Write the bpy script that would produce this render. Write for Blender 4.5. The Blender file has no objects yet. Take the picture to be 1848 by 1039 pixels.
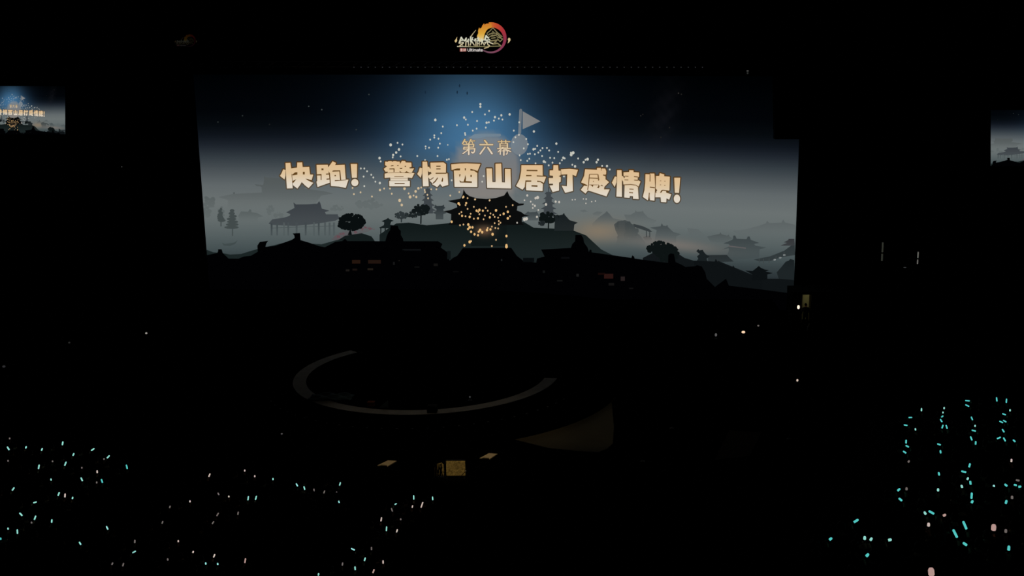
import bpy, bmesh, math, random
from mathutils import Vector, Matrix

# ------------------------------------------------------------------ camera, world, exposure
SC = bpy.context.scene
COL = SC.collection
W, H, F, PX = 1848.0, 1039.0, 1993.0, 1087.0                # PX: the lens axis (the photo is an off-centre crop)
up = Vector((0.0, 9481.0, 1993.0)).normalized()          # world up seen from the camera
fw = Vector((0, 0, -1)); fy = (fw - up * fw.dot(up)).normalized(); fx = fy.cross(up)
M = Matrix((fx, fy, up))                                     # camera -> world
CAM = Vector((0, 0, 19.0))
cam = bpy.data.cameras.new('camera'); co = bpy.data.objects.new('camera', cam); COL.objects.link(co)
cam.sensor_width = 36.0; cam.lens = 36.0 * F / W; cam.shift_x = -(PX - W / 2) / W; cam.clip_start = 0.1; cam.clip_end = 300
mw = M.to_4x4(); mw.translation = CAM; co.matrix_world = mw
SC.camera = co
wd = bpy.data.worlds.new('world'); SC.world = wd; wd.use_nodes = True
wd.node_tree.nodes['Background'].inputs[0].default_value = (0, 0, 0, 1)
wd.node_tree.nodes['Background'].inputs[1].default_value = 0.0
SC.view_settings.view_transform = 'Standard'; SC.view_settings.look = 'None'
SC.view_settings.exposure = 0.0; SC.view_settings.gamma = 1.0; SC.view_settings.use_curve_mapping = False


def spot(name, loc, aim, power, size, color):
    l = bpy.data.lights.new(name, 'SPOT'); l.energy = power; l.color = color
    l.spot_size = math.radians(size); l.spot_blend = 0.8; l.shadow_soft_size = 0.15
    o = bpy.data.objects.new(name, l); COL.objects.link(o); o.location = loc
    o.rotation_euler = (Vector(aim) - Vector(loc)).to_track_quat('-Z', 'Y').to_euler()
    return o


spot('stage_fill', (-8.0, 50.0, 29.2), (-8.8, 54.0, 0), 420, 32, (1.0, 0.84, 0.62))        # added fill spot without a fixture, brightens the round stage ring
for _n, _a, _p, _w in (('panel_fill', (-6.75, 47.95, 0.45), 9500, 3.6), ('table_fill', (-9.97, 48.55, 0.5), 3000, 3.0), ('table_fill', (-5.36, 49.5, 0.5), 4000, 3.0)):
    spot(_n, (_a[0] - 1.0, _a[1] - 12.0, 29.2), _a, _p, _w, (1.0, 0.80, 0.48))               # added narrow spots, no fixtures, to light the gold panel and two tables
spot('floor_patch_fill', (5.0, 47.0, 29.2), (-0.6, 55.5, 0), 170, 18, (1.0, 0.93, 0.74))  # added spot without a fixture, lifts the beige floor patch


def ray(px, py):
    return M @ Vector(((px - PX) / F, -(py - H / 2) / F, -1.0))


def at_y(px, py, Y):
    d = ray(px, py); return CAM + d * (Y / d.y)


def at_z(px, py, z):
    d = ray(px, py); return CAM + d * ((z - CAM.z) / d.z)


def project(p):
    v = M.transposed() @ (Vector(p) - CAM)
    return (PX + F * v.x / -v.z, H / 2 - F * v.y / -v.z)


def lin(c):
    return tuple(((v / 255.0) / 12.92 if v / 255.0 <= 0.04045 else ((v / 255.0 + 0.055) / 1.055) ** 2.4) for v in c)


# ------------------------------------------------------------------ materials
def mat(name, rgb, rough=0.7, metal=0.0, noise=0.0, scale=6.0, spec=0.06):
    m = bpy.data.materials.new(name); m.use_nodes = True
    nt = m.node_tree; b = nt.nodes['Principled BSDF']
    b.inputs['Roughness'].default_value = rough; b.inputs['Metallic'].default_value = metal
    b.inputs['Specular IOR Level'].default_value = spec
    c = lin(rgb)
    if noise:
        t = nt.nodes.new('ShaderNodeTexNoise'); t.inputs['Scale'].default_value = scale; t.inputs['Detail'].default_value = 5
        tc = nt.nodes.new('ShaderNodeTexCoord'); nt.links.new(tc.outputs['Object'], t.inputs['Vector'])
        r = nt.nodes.new('ShaderNodeValToRGB')
        r.color_ramp.elements[0].position = 0.3; r.color_ramp.elements[1].position = 0.7
        r.color_ramp.elements[0].color = tuple(v * (1 - noise) for v in c) + (1,)
        r.color_ramp.elements[1].color = tuple(min(1, v * (1 + noise)) for v in c) + (1,)
        nt.links.new(t.outputs['Fac'], r.inputs['Fac']); nt.links.new(r.outputs['Color'], b.inputs['Base Color'])
    else:
        b.inputs['Base Color'].default_value = c + (1,)
    return m


def glow(name, rgb, strength=1.0):
    m = bpy.data.materials.new(name); m.use_nodes = True
    nt = m.node_tree; nt.nodes.clear()
    e = nt.nodes.new('ShaderNodeEmission'); o = nt.nodes.new('ShaderNodeOutputMaterial')
    e.inputs['Color'].default_value = lin(rgb) + (1,); e.inputs['Strength'].default_value = strength
    nt.links.new(e.outputs[0], o.inputs['Surface'])
    return m


def led(name, strength):
    m = bpy.data.materials.new(name); m.use_nodes = True
    nt = m.node_tree; nt.nodes.clear()
    a = nt.nodes.new('ShaderNodeVertexColor'); a.layer_name = 'Col'
    e = nt.nodes.new('ShaderNodeEmission'); o = nt.nodes.new('ShaderNodeOutputMaterial')
    e.inputs['Strength'].default_value = strength
    nt.links.new(a.outputs['Color'], e.inputs['Color']); nt.links.new(e.outputs[0], o.inputs['Surface'])
    return m


M_led = led('led_pixels', 1.0)
M_led_low = led('led_pixels_dimmed', 0.02)
M_black = mat('black_paint', (14, 14, 15), 0.8, noise=0.3)
M_wall = mat('black_drape', (10, 10, 11), 0.95, noise=0.3, scale=2)
M_floor = mat('black_floor', (3, 3, 3), 0.95, noise=0.3, scale=3, spec=0.0)
M_metal = mat('black_metal', (20, 20, 22), 0.5, 0.6)
M_dark = mat('dark_stage_deck', (2.5, 2.5, 2.5), 0.95, noise=0.3, scale=2, spec=0.0)
M_ring = mat('pale_ring', (205, 201, 192), 0.7, noise=0.1, scale=1.5)
M_litfloor = mat('beige_lit_floor', (176, 160, 124), 0.85, noise=0.06, scale=1)  # pale tone stands in for dimly lit floor
M_brownpatch = mat('brown_floor_patch', (84, 66, 52), 0.9, noise=0.1, scale=1)
M_beige = mat('beige_board', (236, 214, 176), 0.6, noise=0.05)
M_gold = mat('gold_hammered', (204, 178, 112), 0.6, 0.1, noise=0.55, scale=16)
M_skin = mat('skin', (190, 145, 120), 0.6)
M_cloth = mat('dark_jacket', (22, 23, 27), 0.9)
M_trous = mat('dark_trousers', (16, 16, 19), 0.9)
M_hair = mat('black_hair', (10, 9, 9), 0.6)
M_cream = mat('cream_wall', (205, 198, 140), 0.8, noise=0.06)
M_blue = mat('grey_blue_cloth', (120, 146, 152), 0.9, noise=0.2, scale=4)
M_orange = mat('orange_crate', (170, 92, 52), 0.8, noise=0.1)
M_pale = mat('pale_sack', (150, 150, 146), 0.9, noise=0.15)
M_cable = mat('steel_cable', (24, 24, 26), 0.5, 0.5)
M_handle = mat('white_handle', (60, 62, 64), 0.5)
G_cyan = glow('light_stick_cyan', (82, 196, 190), 1.0)
G_mint = glow('light_stick_mint', (142, 212, 200), 1.0)
G_white = glow('light_stick_white', (196, 178, 170), 1.0)
G_grey = glow('light_stick_faint', (104, 97, 94), 1.0)
G_pink = glow('light_stick_pink', (178, 146, 138), 1.0)


# ------------------------------------------------------------------ object helpers
def link(name, me, m=None, parent=None, loc=None):
    o = bpy.data.objects.new(name, me); COL.objects.link(o)
    if me is not None and m is not None:
        me.materials.clear()
        for x in (m if isinstance(m, (list, tuple)) else [m]):
            me.materials.append(x)
    if parent is not None:
        o.parent = parent
    if loc is not None:
        o.location = loc
    return o


def tag(o, label, cat, group=None):
    o['label'] = label; o['category'] = cat
    if group:
        o['group'] = group
    return o


def empty(name, loc, label, cat, group=None, rz=0.0):
    o = bpy.data.objects.new(name, None); COL.objects.link(o)
    o.location = loc; o.rotation_euler.z = rz; o.empty_display_size = 0.2
    return tag(o, label, cat, group)


class MB:
    def __init__(s):
        s.bm = bmesh.new()

    def box(s, lo, hi, bev=0.0, rot=None, org=None):
        r = bmesh.ops.create_cube(s.bm, size=1.0)
        lo, hi = Vector(lo), Vector(hi); c = (lo + hi) / 2; d = hi - lo
        for v in r['verts']:
            p = Vector((v.co.x * d.x, v.co.y * d.y, v.co.z * d.z)) + c
            if rot is not None:
                p = rot @ (p - org) + org
            v.co = p
        if bev:
            es = list({e for v in r['verts'] for e in v.link_edges})
            bmesh.ops.bevel(s.bm, geom=es, offset=bev, segments=2, affect='EDGES', profile=0.5)
        return s

    def tube(s, a, b, r0, r1=None, n=10, cap=True):
        a, b = Vector(a), Vector(b); d = b - a
        r1 = r0 if r1 is None else r1
        q = d.to_track_quat('Z', 'Y').to_matrix()
        A = [s.bm.verts.new(a + q @ Vector((r0 * math.cos(2 * math.pi * i / n), r0 * math.sin(2 * math.pi * i / n), 0))) for i in range(n)]
        B = [s.bm.verts.new(b + q @ Vector((r1 * math.cos(2 * math.pi * i / n), r1 * math.sin(2 * math.pi * i / n), 0))) for i in range(n)]
        for i in range(n):
            s.bm.faces.new((A[i], A[(i + 1) % n], B[(i + 1) % n], B[i]))
        if cap:
            s.bm.faces.new(A[::-1]); s.bm.faces.new(B)
        return s

    def lathe(s, prof, n=24, c=(0, 0, 0)):
        c = Vector(c); rings = []
        for r, z in prof:
            if r < 1e-5:
                rings.append([s.bm.verts.new(c + Vector((0, 0, z)))])
            else:
                rings.append([s.bm.verts.new(c + Vector((r * math.cos(2 * math.pi * i / n), r * math.sin(2 * math.pi * i / n), z))) for i in range(n)])
        for A, B in zip(rings, rings[1:]):
            for i in range(n):
                j = (i + 1) % n
                if len(A) == 1 and len(B) == 1:
                    continue
                if len(A) == 1:
                    s.bm.faces.new((A[0], B[j], B[i]))
                elif len(B) == 1:
                    s.bm.faces.new((A[i], A[j], B[0]))
                else:
                    s.bm.faces.new((A[i], A[j], B[j], B[i]))
        return s

    def prism(s, pts, z0, z1):
        A = [s.bm.verts.new((p[0], p[1], z0)) for p in pts]; B = [s.bm.verts.new((p[0], p[1], z1)) for p in pts]
        n = len(pts)
        s.bm.faces.new(A[::-1]); s.bm.faces.new(B)
        for i in range(n):
            s.bm.faces.new((A[i], A[(i + 1) % n], B[(i + 1) % n], B[i]))
        return s

    def mesh(s, name, smooth=False):
        bmesh.ops.recalc_face_normals(s.bm, faces=s.bm.faces)
        me = bpy.data.meshes.new(name); s.bm.to_mesh(me); s.bm.free()
        if smooth:
            for p in me.polygons:
                p.use_smooth = True
        return me

    def build(s, name, m, parent=None, loc=None, smooth=False):
        return link(name, s.mesh(name, smooth), m, parent, loc)


def structure(name, mb, m):
    o = mb.build(name, m); o['kind'] = 'structure'; return o


# ------------------------------------------------------------------ the hall
structure('floor', MB().box((-60, -6, -0.3), (60, 98, 0)), M_floor)
structure('ceiling', MB().box((-60, -6, 30), (60, 98, 30.3)), M_wall)
structure('wall_left', MB().box((-60.4, -6, 0), (-60, 98, 30)), M_wall)
structure('wall_right', MB().box((60, -6, 0), (60.4, 98, 30)), M_wall)
structure('wall_rear', MB().box((-60, -6.4, 0), (60, -6, 30)), M_wall)
# back wall with two lit door gaps, made as framed glowing strips
SL = [(1593.0, 437.0, 470.5, 3.2, 'door_gap_1', (44, 46, 40)), (1656.8, 454.0, 476.0, 2.4, 'door_gap_2', (92, 92, 88))]
structure('wall_back', MB().box((-60, 98, 0), (60, 98.4, 30)), M_wall)
for px, y0, y1, w, nm, c in SL:
    a = at_y(px, y0, 97.97); b = at_y(px, y1, 97.97); hw = w / 2 * 98 / F
    fr = structure(nm, MB().box((a.x - hw - .06, 97.9, b.z - .06), (a.x - hw, 98, a.z + .06)).box((a.x + hw, 97.9, b.z - .06), (a.x + hw + .06, 98, a.z + .06))
                   .box((a.x - hw, 97.9, a.z), (a.x + hw, 98, a.z + .06)).box((a.x - hw, 97.9, b.z - .06), (a.x + hw, 98, b.z)), M_black)
    k = a.z + (b.z - a.z) * 0.58
    MB().box((a.x - hw, 97.93, k + .08), (a.x + hw, 97.98, a.z)).box((a.x - hw, 97.93, b.z), (a.x + hw, 97.98, k - .06)).build('gap_glow', glow(nm + '_glow_strip', c), fr)
    MB().box((a.x - hw, 97.91, k - .06), (a.x + hw, 97.99, k + .08)).build('gap_bar', M_black, fr)


# ------------------------------------------------------------------ the picture shown on the screens (P space = picture coordinates)
def lerp(a, b, t):
    return tuple(x + (y - x) * t for x, y in zip(a, b))


def droop(x):
    return 0.0 if x < 930 else 20.0 * (x - 930) / 480.0


STOPS = [(130, (0, 1, 2)), (200, (2, 4, 7)), (225, (6, 10, 14)), (245, (15, 20, 27)), (262, (29, 35, 43)), (285, (52, 60, 66)), (308, (75, 82, 86)), (333, (96, 103, 105)),
         (365, (106, 113, 113)), (395, (101, 109, 109)), (425, (85, 95, 96)), (450, (68, 79, 81)), (475, (48, 57, 60)), (500, (24, 30, 34)), (520, (8, 11, 13)), (540, (0, 1, 2)), (900, (0, 1, 2))]


def gs(v, c, s):
    return math.exp(-0.5 * ((v - c) / s) ** 2)


def bg(x, y):
    yy = y - droop(x)
    c = STOPS[0][1]
    for (a, ca), (b, cb) in zip(STOPS, STOPS[1:]):
        if a <= yy <= b:
            t = (yy - a) / (b - a); c = lerp(ca, cb, t); break
    # blue spotlight cone in the sky
    wx = (92 if x < 856 else 84) + max(0, y - 134) * 0.2
    dx = abs(x - 856) / wx
    ax = math.exp(-0.5 * dx ** 2.3)
    ay = 0.50 + 0.5 * min(1, max(0, (y - 134) / 85.0))
    if y > 250:
        ay *= gs(y, 250, 42)
    c = lerp(c, (70, 118, 157), 0.93 * ax * ay)
    # wider, weaker blue skirt
    c = lerp(c, (16, 36, 62), 0.5 * gs(x, 845, 150) * gs(y, 195, 62) * (1 - ax))
    # warm lit mist on the right
    c = lerp(c, (136, 120, 100), 0.8 * gs(x, 1080, 36) * gs(y, 417, 14))
    c = lerp(c, (134, 122, 114), 0.62 * gs(x, 1215, 62) * gs(y, 441 + (x - 1215) * 0.12, 8))
    # faint nebula
    n = math.sin(x * .31) * math.cos(y * .23) + math.sin(x * .13 + y * .19)
    c = lerp(c, (30, 30, 36), 0.4 * gs(x, 1200 - (y - 205) * 0.22, 16) * gs(y, 215, 40) * (0.7 + 0.2 * n))
    return c


class Pic:
    """flat coloured shapes in picture coordinates, drawn over one another"""
    def __init__(s):
        s.v = []; s.f = []; s.c = []; s.lay = []

    def tri(s, pts, faces, colf, layer):
        b = len(s.v)
        for p in pts:
            s.v.append((p[0], p[1])); s.c.append(colf(p[0], p[1])); s.lay.append(layer)
        for f in faces:
            s.f.append(tuple(b + i for i in f))

    def poly(s, pts, colf, layer, step=5.0, xstep=None):
        bm = bmesh.new()
        vs = [bm.verts.new((p[0], p[1], 0)) for p in pts]
        f = bm.faces.new(vs); f.normal_update()
        bmesh.ops.triangulate(bm, faces=[f], ngon_method='EAR_CLIP')
        ys = [p[1] for p in pts]; xs = [p[0] for p in pts]
        if step:
            y = math.ceil(min(ys) / step) * step
            while y < max(ys):
                bmesh.ops.bisect_plane(bm, geom=bm.verts[:] + bm.edges[:] + bm.faces[:], plane_co=(0, y, 0), plane_no=(0, 1, 0), dist=1e-4); y += step
        if xstep:
            x = math.ceil(min(xs) / xstep) * xstep
            while x < max(xs):
                bmesh.ops.bisect_plane(bm, geom=bm.verts[:] + bm.edges[:] + bm.faces[:], plane_co=(x, 0, 0), plane_no=(1, 0, 0), dist=1e-4); x += xstep
        bm.verts.index_update()
        s.tri([v.co for v in bm.verts], [tuple(v.index for v in g.verts) for g in bm.faces], colf, layer)
        bm.free()

    def disc(s, x, y, rx, ry, colf, layer, n=10):
        s.tri([(x, y)] + [(x + rx * math.cos(2 * math.pi * i / n), y + ry * math.sin(2 * math.pi * i / n)) for i in range(n)],
              [(0, 1 + i, 1 + (i + 1) % n) for i in range(n)], colf, layer)

    def line(s, pts, w, colf, layer, cap=True, w1=None):
        n = len(pts) - 1
        for i in range(n):
            (x0, y0), (x1, y1) = pts[i], pts[i + 1]
            wa = w if w1 is None else w + (w1 - w) * i / n
            wb = w if w1 is None else w + (w1 - w) * (i + 1) / n
            L = math.hypot(x1 - x0, y1 - y0) or 1e-6; nx, ny = -(y1 - y0) / L, (x1 - x0) / L
            q = [(x0 + nx * wa / 2, y0 + ny * wa / 2), (x1 + nx * wb / 2, y1 + ny * wb / 2), (x1 - nx * wb / 2, y1 - ny * wb / 2), (x0 - nx * wa / 2, y0 - ny * wa / 2)]
            s.tri(q, [(0, 1, 2, 3)], colf, layer)
            if cap:
                s.disc(x0, y0, wa / 2, wa / 2, colf, layer, 8); s.disc(x1, y1, wb / 2, wb / 2, colf, layer, 8)

    def outline(s, pts, w, colf, layer):
        s.line(list(pts) + [pts[0]], w, colf, layer)

    def mesh(s, name, mapper, clip=None):
        me = bpy.data.meshes.new(name)
        faces = s.f
        if clip:
            x0, x1, y0, y1 = clip
            faces = [f for f in s.f if all(x0 - 1 <= s.v[i][0] <= x1 + 1 and y0 - 1 <= s.v[i][1] <= y1 + 1 for i in f)]
        me.from_pydata([mapper(v[0], v[1], l) for v, l in zip(s.v, s.lay)], [], faces)
        a = me.color_attributes.new('Col', 'FLOAT_COLOR', 'POINT')
        buf = []
        for c in s.c:
            buf.extend(lin(tuple(min(255, max(0, v)) for v in c)) + (1.0,))
        a.data.foreach_set('color', buf)
        if clip:
            bm = bmesh.new(); bm.from_mesh(me)
            bmesh.ops.delete(bm, geom=[v for v in bm.verts if not v.link_faces], context='VERTS'); bm.to_mesh(me); bm.free()
        return me


def Z(ox, oy, sc, pts):
    return [(ox + x / sc, oy + y / sc) for x, y in pts]


S4 = 3.996
z1 = lambda p: Z(340, 120, S4, p)
z2 = lambda p: Z(700, 120, S4, p)
z4 = lambda p: Z(340, 330, S4, p)
z5 = lambda p: Z(700, 330, S4, p)
z6 = lambda p: Z(1020, 330, S4, p)


def sil(col, a0=1.0, a1=1.0, y0=0, y1=1):
    """silhouette colour that sinks into the mist between y0 and y1"""
    def f(x, y):
        t = min(1, max(0, (y - y0) / (y1 - y0))); t = t * t * (3 - 2 * t)
        return lerp(bg(x, y), col, a0 + (a1 - a0) * t)
    return f


def fade(pts, col, a0, a1):
    ys = [p[1] for p in pts]
    return sil(col, a0, a1, min(ys), max(ys))


rnd = random.Random(7)
SKY = Pic()


def blob(x, y, w, h, colf, layer, n=34, seed=1, r=None):
    g = random.Random(seed)
    for _ in range(n):
        a = g.uniform(0, 2 * math.pi); q = math.sqrt(g.random())
        rr = (r or min(w, h) * 0.15) * g.uniform(0.6, 1.25)
        SKY.disc(x + math.cos(a) * q * (w / 2 - rr), y + math.sin(a) * q * (h / 2 - rr) * (1 if math.sin(a) < 0 else 0.8), rr, rr * 0.9, colf, layer, 9)


def shape(pts, col, a0=1.0, a1=1.0, layer=5, step=4.0):
    SKY.poly(pts, fade(pts, col, a0, a1), layer, step, 24.0)


# ghost dome of light, ball and pennant behind the lettering
def dome(x, y):
    k = math.hypot((x - 878) / 62.0, (y - 305) / 66.0)
    return lerp(bg(x, y), (150, 138, 130), 0.62 * min(1, max(0, (1.06 - k) / 0.16)) * min(1, max(0, (372 - y) / 20)))


for i in range(14):
    for j in range(14):
        x0, y0 = 810 + i * 10, 232 + j * 10
        SKY.tri([(x0, y0), (x0 + 10, y0), (x0 + 10, y0 + 10), (x0, y0 + 10)], [(0, 1, 2, 3)], dome, 1)
pale = lambda a: (lambda x, y: lerp(bg(x, y), (172, 160, 150), a))
SKY.line(z2([(958, 315), (950, 480)]), 5.2, pale(.5), 2)
SKY.poly(z2([(972, 322), (1100, 395), (972, 452)]), pale(.66), 2)
SKY.disc(700 + 948 / S4, 120 + 562 / S4, 15.5, 19, pale(.5), 2, 20)
SKY.poly(Z(820, 240, 15.4, [(390, 140), (560, 30), (760, 20), (1280, 20), (1300, 60), (1270, 95), (900, 100), (640, 150)]), pale(.45), 2)

# --- far left hall in the mist
p = z1([(478, 848), (490, 862), (540, 852), (548, 798), (690, 806), (860, 800), (868, 850), (835, 880), (975, 898), (1045, 915), (960, 930), (905, 1000), (900, 1060), (280, 1060), (285, 962), (250, 952), (215, 940), (325, 918), (530, 908), (528, 868)])
shape(p, (82, 88, 88), .85, 0.0, 3)
SKY.poly(z1([(325, 905), (335, 906), (334, 920), (322, 920)]), sil((82, 88, 88), .7), 3)
SKY.poly(z1([(546, 792), (558, 796), (556, 812), (545, 812)]), sil((82, 88, 88), .7), 3)
for i, (x, y, w, h, a) in enumerate([(150, 140, 100, 130, .42), (130, 210, 80, 110, .3), (235, 225, 60, 120, .3), (590, 200, 70, 90, .3), (1070, 185, 110, 60, .25), (1300, 150, 220, 110, .22), (650, 235, 90, 60, .22)]):
    xx, yy = z4([(x, y)])[0]
    blob(xx, yy, w / S4, h / S4, sil((66, 74, 74), a, a * .4, yy - 15, yy + 20), 3, 26, 20 + i)
for i, (x, y0, y1, w) in enumerate([(318, 200, 380, 110), (235, 190, 310, 60)]):
    xx = 340 + x / S4
    for k in range(7):
        yy = 330 + (y0 + (y1 - y0) * (k / 9.0)) / S4
        SKY.disc(xx + rnd.uniform(-2, 2), yy, w / S4 * (0.16 + 0.055 * k), 3.0, sil((66, 74, 74), .34 - .04 * k), 4, 9)
    SKY.line([(xx, 330 + y0 / S4), (xx, 330 + y1 / S4)], 2.0, sil((66, 74, 74), .3), 4)
shape(z4([(360, 235), (380, 205), (430, 208), (440, 190), (452, 192), (455, 212), (490, 215), (540, 240), (500, 250), (500, 290), (370, 290)]), (74, 82, 82), .55, 0.0, 4)
# --- stilted pavilion
ROOF = z4([(757, 140), (776, 155), (860, 154), (930, 149), (943, 130), (953, 150), (962, 185), (1018, 200), (985, 210), (992, 226), (1078, 226), (1080, 240), (1100, 250), (1060, 272), (940, 292), (850, 302), (760, 310), (600, 302), (578, 293), (605, 262), (690, 250), (730, 237), (735, 224), (705, 212), (765, 180)])
SKY.poly(ROOF, sil((56, 61, 66), .95, .72, 365, 408), 5, 4, 24)
for x, a in [(600, .8), (640, .62), (720, .5), (780, .5), (846, .72), (940, .66), (985, .4), (1018, .4), (1050, .4), (690, .25), (905, .25)]:
    SKY.poly(z4([(x - 7, 285), (x + 7, 285), (x + 6, 378), (x - 6, 378)]), sil((56, 64, 67), min(1, a * 1.2), a * .6, 402, 426), 5, 4)
SKY.line(z4([(600, 325), (1050, 310)]), .8, sil((70, 78, 80), .4), 5)
shape(z4([(242, 430), (262, 440), (330, 430), (354, 414), (337, 440), (300, 455), (255, 452)]), (56, 66, 66), .75, .5, 5)
# --- shore on the left
shape(z4([(40, 486), (80, 500), (133, 482), (180, 500), (230, 503), (300, 516), (380, 512), (450, 490), (520, 470), (620, 448), (700, 428), (960, 442), (1040, 420), (1120, 396), (1200, 385), (1320, 392), (1330, 470), (1000, 520), (140, 560), (40, 560)]), (26, 35, 35), .9, 1, 6)
shape(z4([(1030, 410), (1060, 378), (1110, 350), (1160, 345), (1220, 335), (1270, 300), (1310, 318), (1335, 325), (1300, 350), (1240, 365), (1130, 395), (1070, 412)]), (96, 70, 76), .12, .35, 6)
for i, (x, y) in enumerate([(1080, 385), (1110, 370), (1250, 330), (1290, 320), (1320, 328), (1200, 352)]):
    xx, yy = z4([(x, y)])[0]
    blob(xx, yy, 13, 9, sil((104, 68, 76), .38), 6, 9, 40 + i)
T0 = sil((9, 14, 15))
blob(*z4([(1176, 288)])[0], 55, 38, T0, 8, 150, 3, 3.4)
blob(*z4([(1120, 315)])[0], 24, 16, T0, 8, 22, 31, 3)
blob(*z4([(1235, 285)])[0], 24, 16, T0, 8, 22, 32, 3)
SKY.poly(z4([(1155, 310), (1178, 310), (1172, 340), (1180, 375), (1148, 375), (1162, 345)]), T0, 8)
shape(z4([(1075, 415), (1130, 380), (1250, 362), (1320, 385), (1345, 420)]), (19, 27, 27), 1, 1, 8)
# gazebo
SKY.poly(z4([(1392, 275), (1425, 262), (1440, 252), (1452, 262), (1482, 272), (1462, 280), (1455, 300), (1485, 306), (1505, 320), (1480, 326), (1480, 385), (1470, 385), (1468, 326), (1425, 326), (1423, 385), (1416, 385), (1415, 326), (1392, 326), (1390, 382), (1383, 382), (1384, 328), (1376, 322), (1410, 304), (1412, 284)]), sil((22, 30, 31)), 8)
# --- far pagodas
for cx, t, k in [(772, 340, 1.0), (990, 346, 1.05)]:
    for i in range(5):
        w = (7 + 2.2 * i) * k; y = t + i * 9
        SKY.poly([(cx - w * .55, y), (cx + w * .55, y), (cx + w, y + 4), (cx + w * .6, y + 4.5), (cx + w * .6, y + 9), (cx - w * .6, y + 9), (cx - w * .6, y + 4.5), (cx - w, y + 4)], sil((62, 68, 72), .3 - .04 * i), 4)
    SKY.line([(cx, t - 8), (cx, t)], 1.6, sil((62, 68, 72), .24), 4)
# --- the hill with the main temple
shape(z5([(-60, 372), (0, 330), (60, 292), (150, 286), (180, 290), (280, 305), (440, 290), (480, 272), (980, 280), (1050, 322), (1220, 330), (1330, 340), (1430, 378), (1480, 425), (1540, 480), (1620, 520), (1620, 640), (-60, 640)]), (17, 25, 25), 1, .7, 6)
for i, (x, y, w, h, c, tr) in enumerate([(100, 235, 110, 70, (44, 51, 53), 280), (240, 198, 150, 105, (17, 23, 24), 292), (180, 230, 120, 60, (28, 35, 36), 0), (1160, 250, 165, 110, (14, 20, 20), 325), (1110, 290, 60, 50, (30, 36, 38), 0)]):
    xx, yy = z5([(x, y)])[0]
    blob(xx, yy, w / S4, h / S4, sil(c), 7, 50, 60 + i, h / S4 * .13)
    if tr:
        SKY.line([(xx, yy), (xx - .6, 330 + tr / S4)], 2.4, sil(c), 7)
shape(z5([(330, 175), (340, 168), (343, 155), (352, 166), (392, 164), (404, 156), (405, 170), (415, 180), (400, 190), (402, 205), (425, 215), (400, 225), (400, 262), (345, 262), (345, 225), (325, 215), (350, 200), (350, 188)]), (44, 51, 54), 1, .6, 7)
shape(z5([(985, 225), (1012, 205), (1020, 212), (1065, 210), (1072, 204), (1078, 212), (1090, 230), (1080, 270), (1000, 270)]), (52, 59, 62), .8, .4, 6)
shape(z5([(1205, 238), (1260, 228), (1270, 215), (1276, 230), (1310, 268), (1370, 286), (1345, 300), (1340, 345), (1200, 345)]), (24, 30, 32), 1, .9, 7)
TEMPLE = z5([(546, 46), (562, 75), (590, 95), (640, 110), (710, 116), (780, 108), (838, 90), (862, 58), (874, 88), (900, 120), (945, 148), (982, 148), (978, 160), (935, 166), (930, 198), (962, 210), (985, 228), (1022, 235), (968, 246), (966, 290), (985, 302), (435, 302), (455, 275), (456, 225), (400, 204), (452, 195), (500, 175), (495, 150), (432, 130), (470, 122), (522, 114), (540, 80)])
SKY.poly(TEMPLE, sil((11, 12, 12)), 9, 4, 24)
# warm courtyard light
for i in range(16):
    for j in range(12):
        x0, y0 = 850 + i * 4, 396 + j * 4
        g_ = lambda x, y: lerp((11, 12, 12) if y < 406 else (16, 23, 23), (120, 86, 62), 0.8 * gs(x, 874, 11) * gs(y, 416, 7))
        SKY.tri([(x0, y0), (x0 + 4, y0), (x0 + 4, y0 + 4), (x0, y0 + 4)], [(0, 1, 2, 3)], g_, 10)
# --- right-hand mountain town in the mist
shape(z6([(425, 228), (470, 230), (502, 212), (508, 196), (516, 208), (552, 206), (560, 198), (566, 215), (600, 250), (662, 272), (640, 290), (640, 320), (460, 320)]), (84, 91, 92), .7, 0, 4)
shape(z6([(195, 292), (240, 250), (285, 218), (300, 203), (318, 222), (345, 255), (410, 268), (410, 330), (200, 330)]), (74, 81, 83), .75, 0, 4)
shape(z6([(105, 200), (140, 192), (165, 208), (130, 212)]), (84, 91, 92), .5, .3, 4)
shape(z6([(195, 220), (230, 205), (270, 210), (240, 236), (205, 232)]), (84, 91, 92), .5, .2, 4)
shape(z6([(880, 325), (960, 335), (1000, 370), (1040, 400), (900, 400)]), (90, 97, 98), .6, 0, 4)
C5 = sil((54, 61, 63), .85, .2, 398, 440)
blob(*z6([(425, 315)])[0], 36, 24, C5, 5, 46, 80, 3.6)
blob(*z6([(480, 350)])[0], 26, 30, C5, 5, 36, 81, 3.6)
shape(z6([(352, 300), (380, 276), (432, 268), (470, 284), (492, 310), (505, 345), (545, 385), (580, 430), (560, 470), (350, 470), (385, 390), (362, 340)]), (58, 64, 66), .8, 0, 5)
blob(*z6([(450, 400)])[0], 40, 30, sil((60, 66, 67), .7, .0, 410, 444), 5, 40, 83, 4)
shape(z6([(492, 294), (560, 312), (604, 332), (628, 352), (604, 352), (500, 318)]), (52, 58, 60), .95, .9, 6)
for x in (586, 610):
    SKY.poly(z6([(x - 3, 345), (x + 3, 345), (x + 3, 390), (x - 3, 390)]), sil((52, 58, 60), .8), 6)
shape(z6([(560, 390), (600, 380), (625, 400), (620, 425), (580, 425)]), (78, 74, 73), .5, 0, 6)
shape(z6([(612, 322), (688, 312), (697, 290), (706, 308), (728, 310), (736, 302), (742, 318), (780, 354), (837, 370), (802, 384), (800, 430), (640, 430), (660, 340)]), (66, 73, 75), .9, .1, 5)
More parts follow.
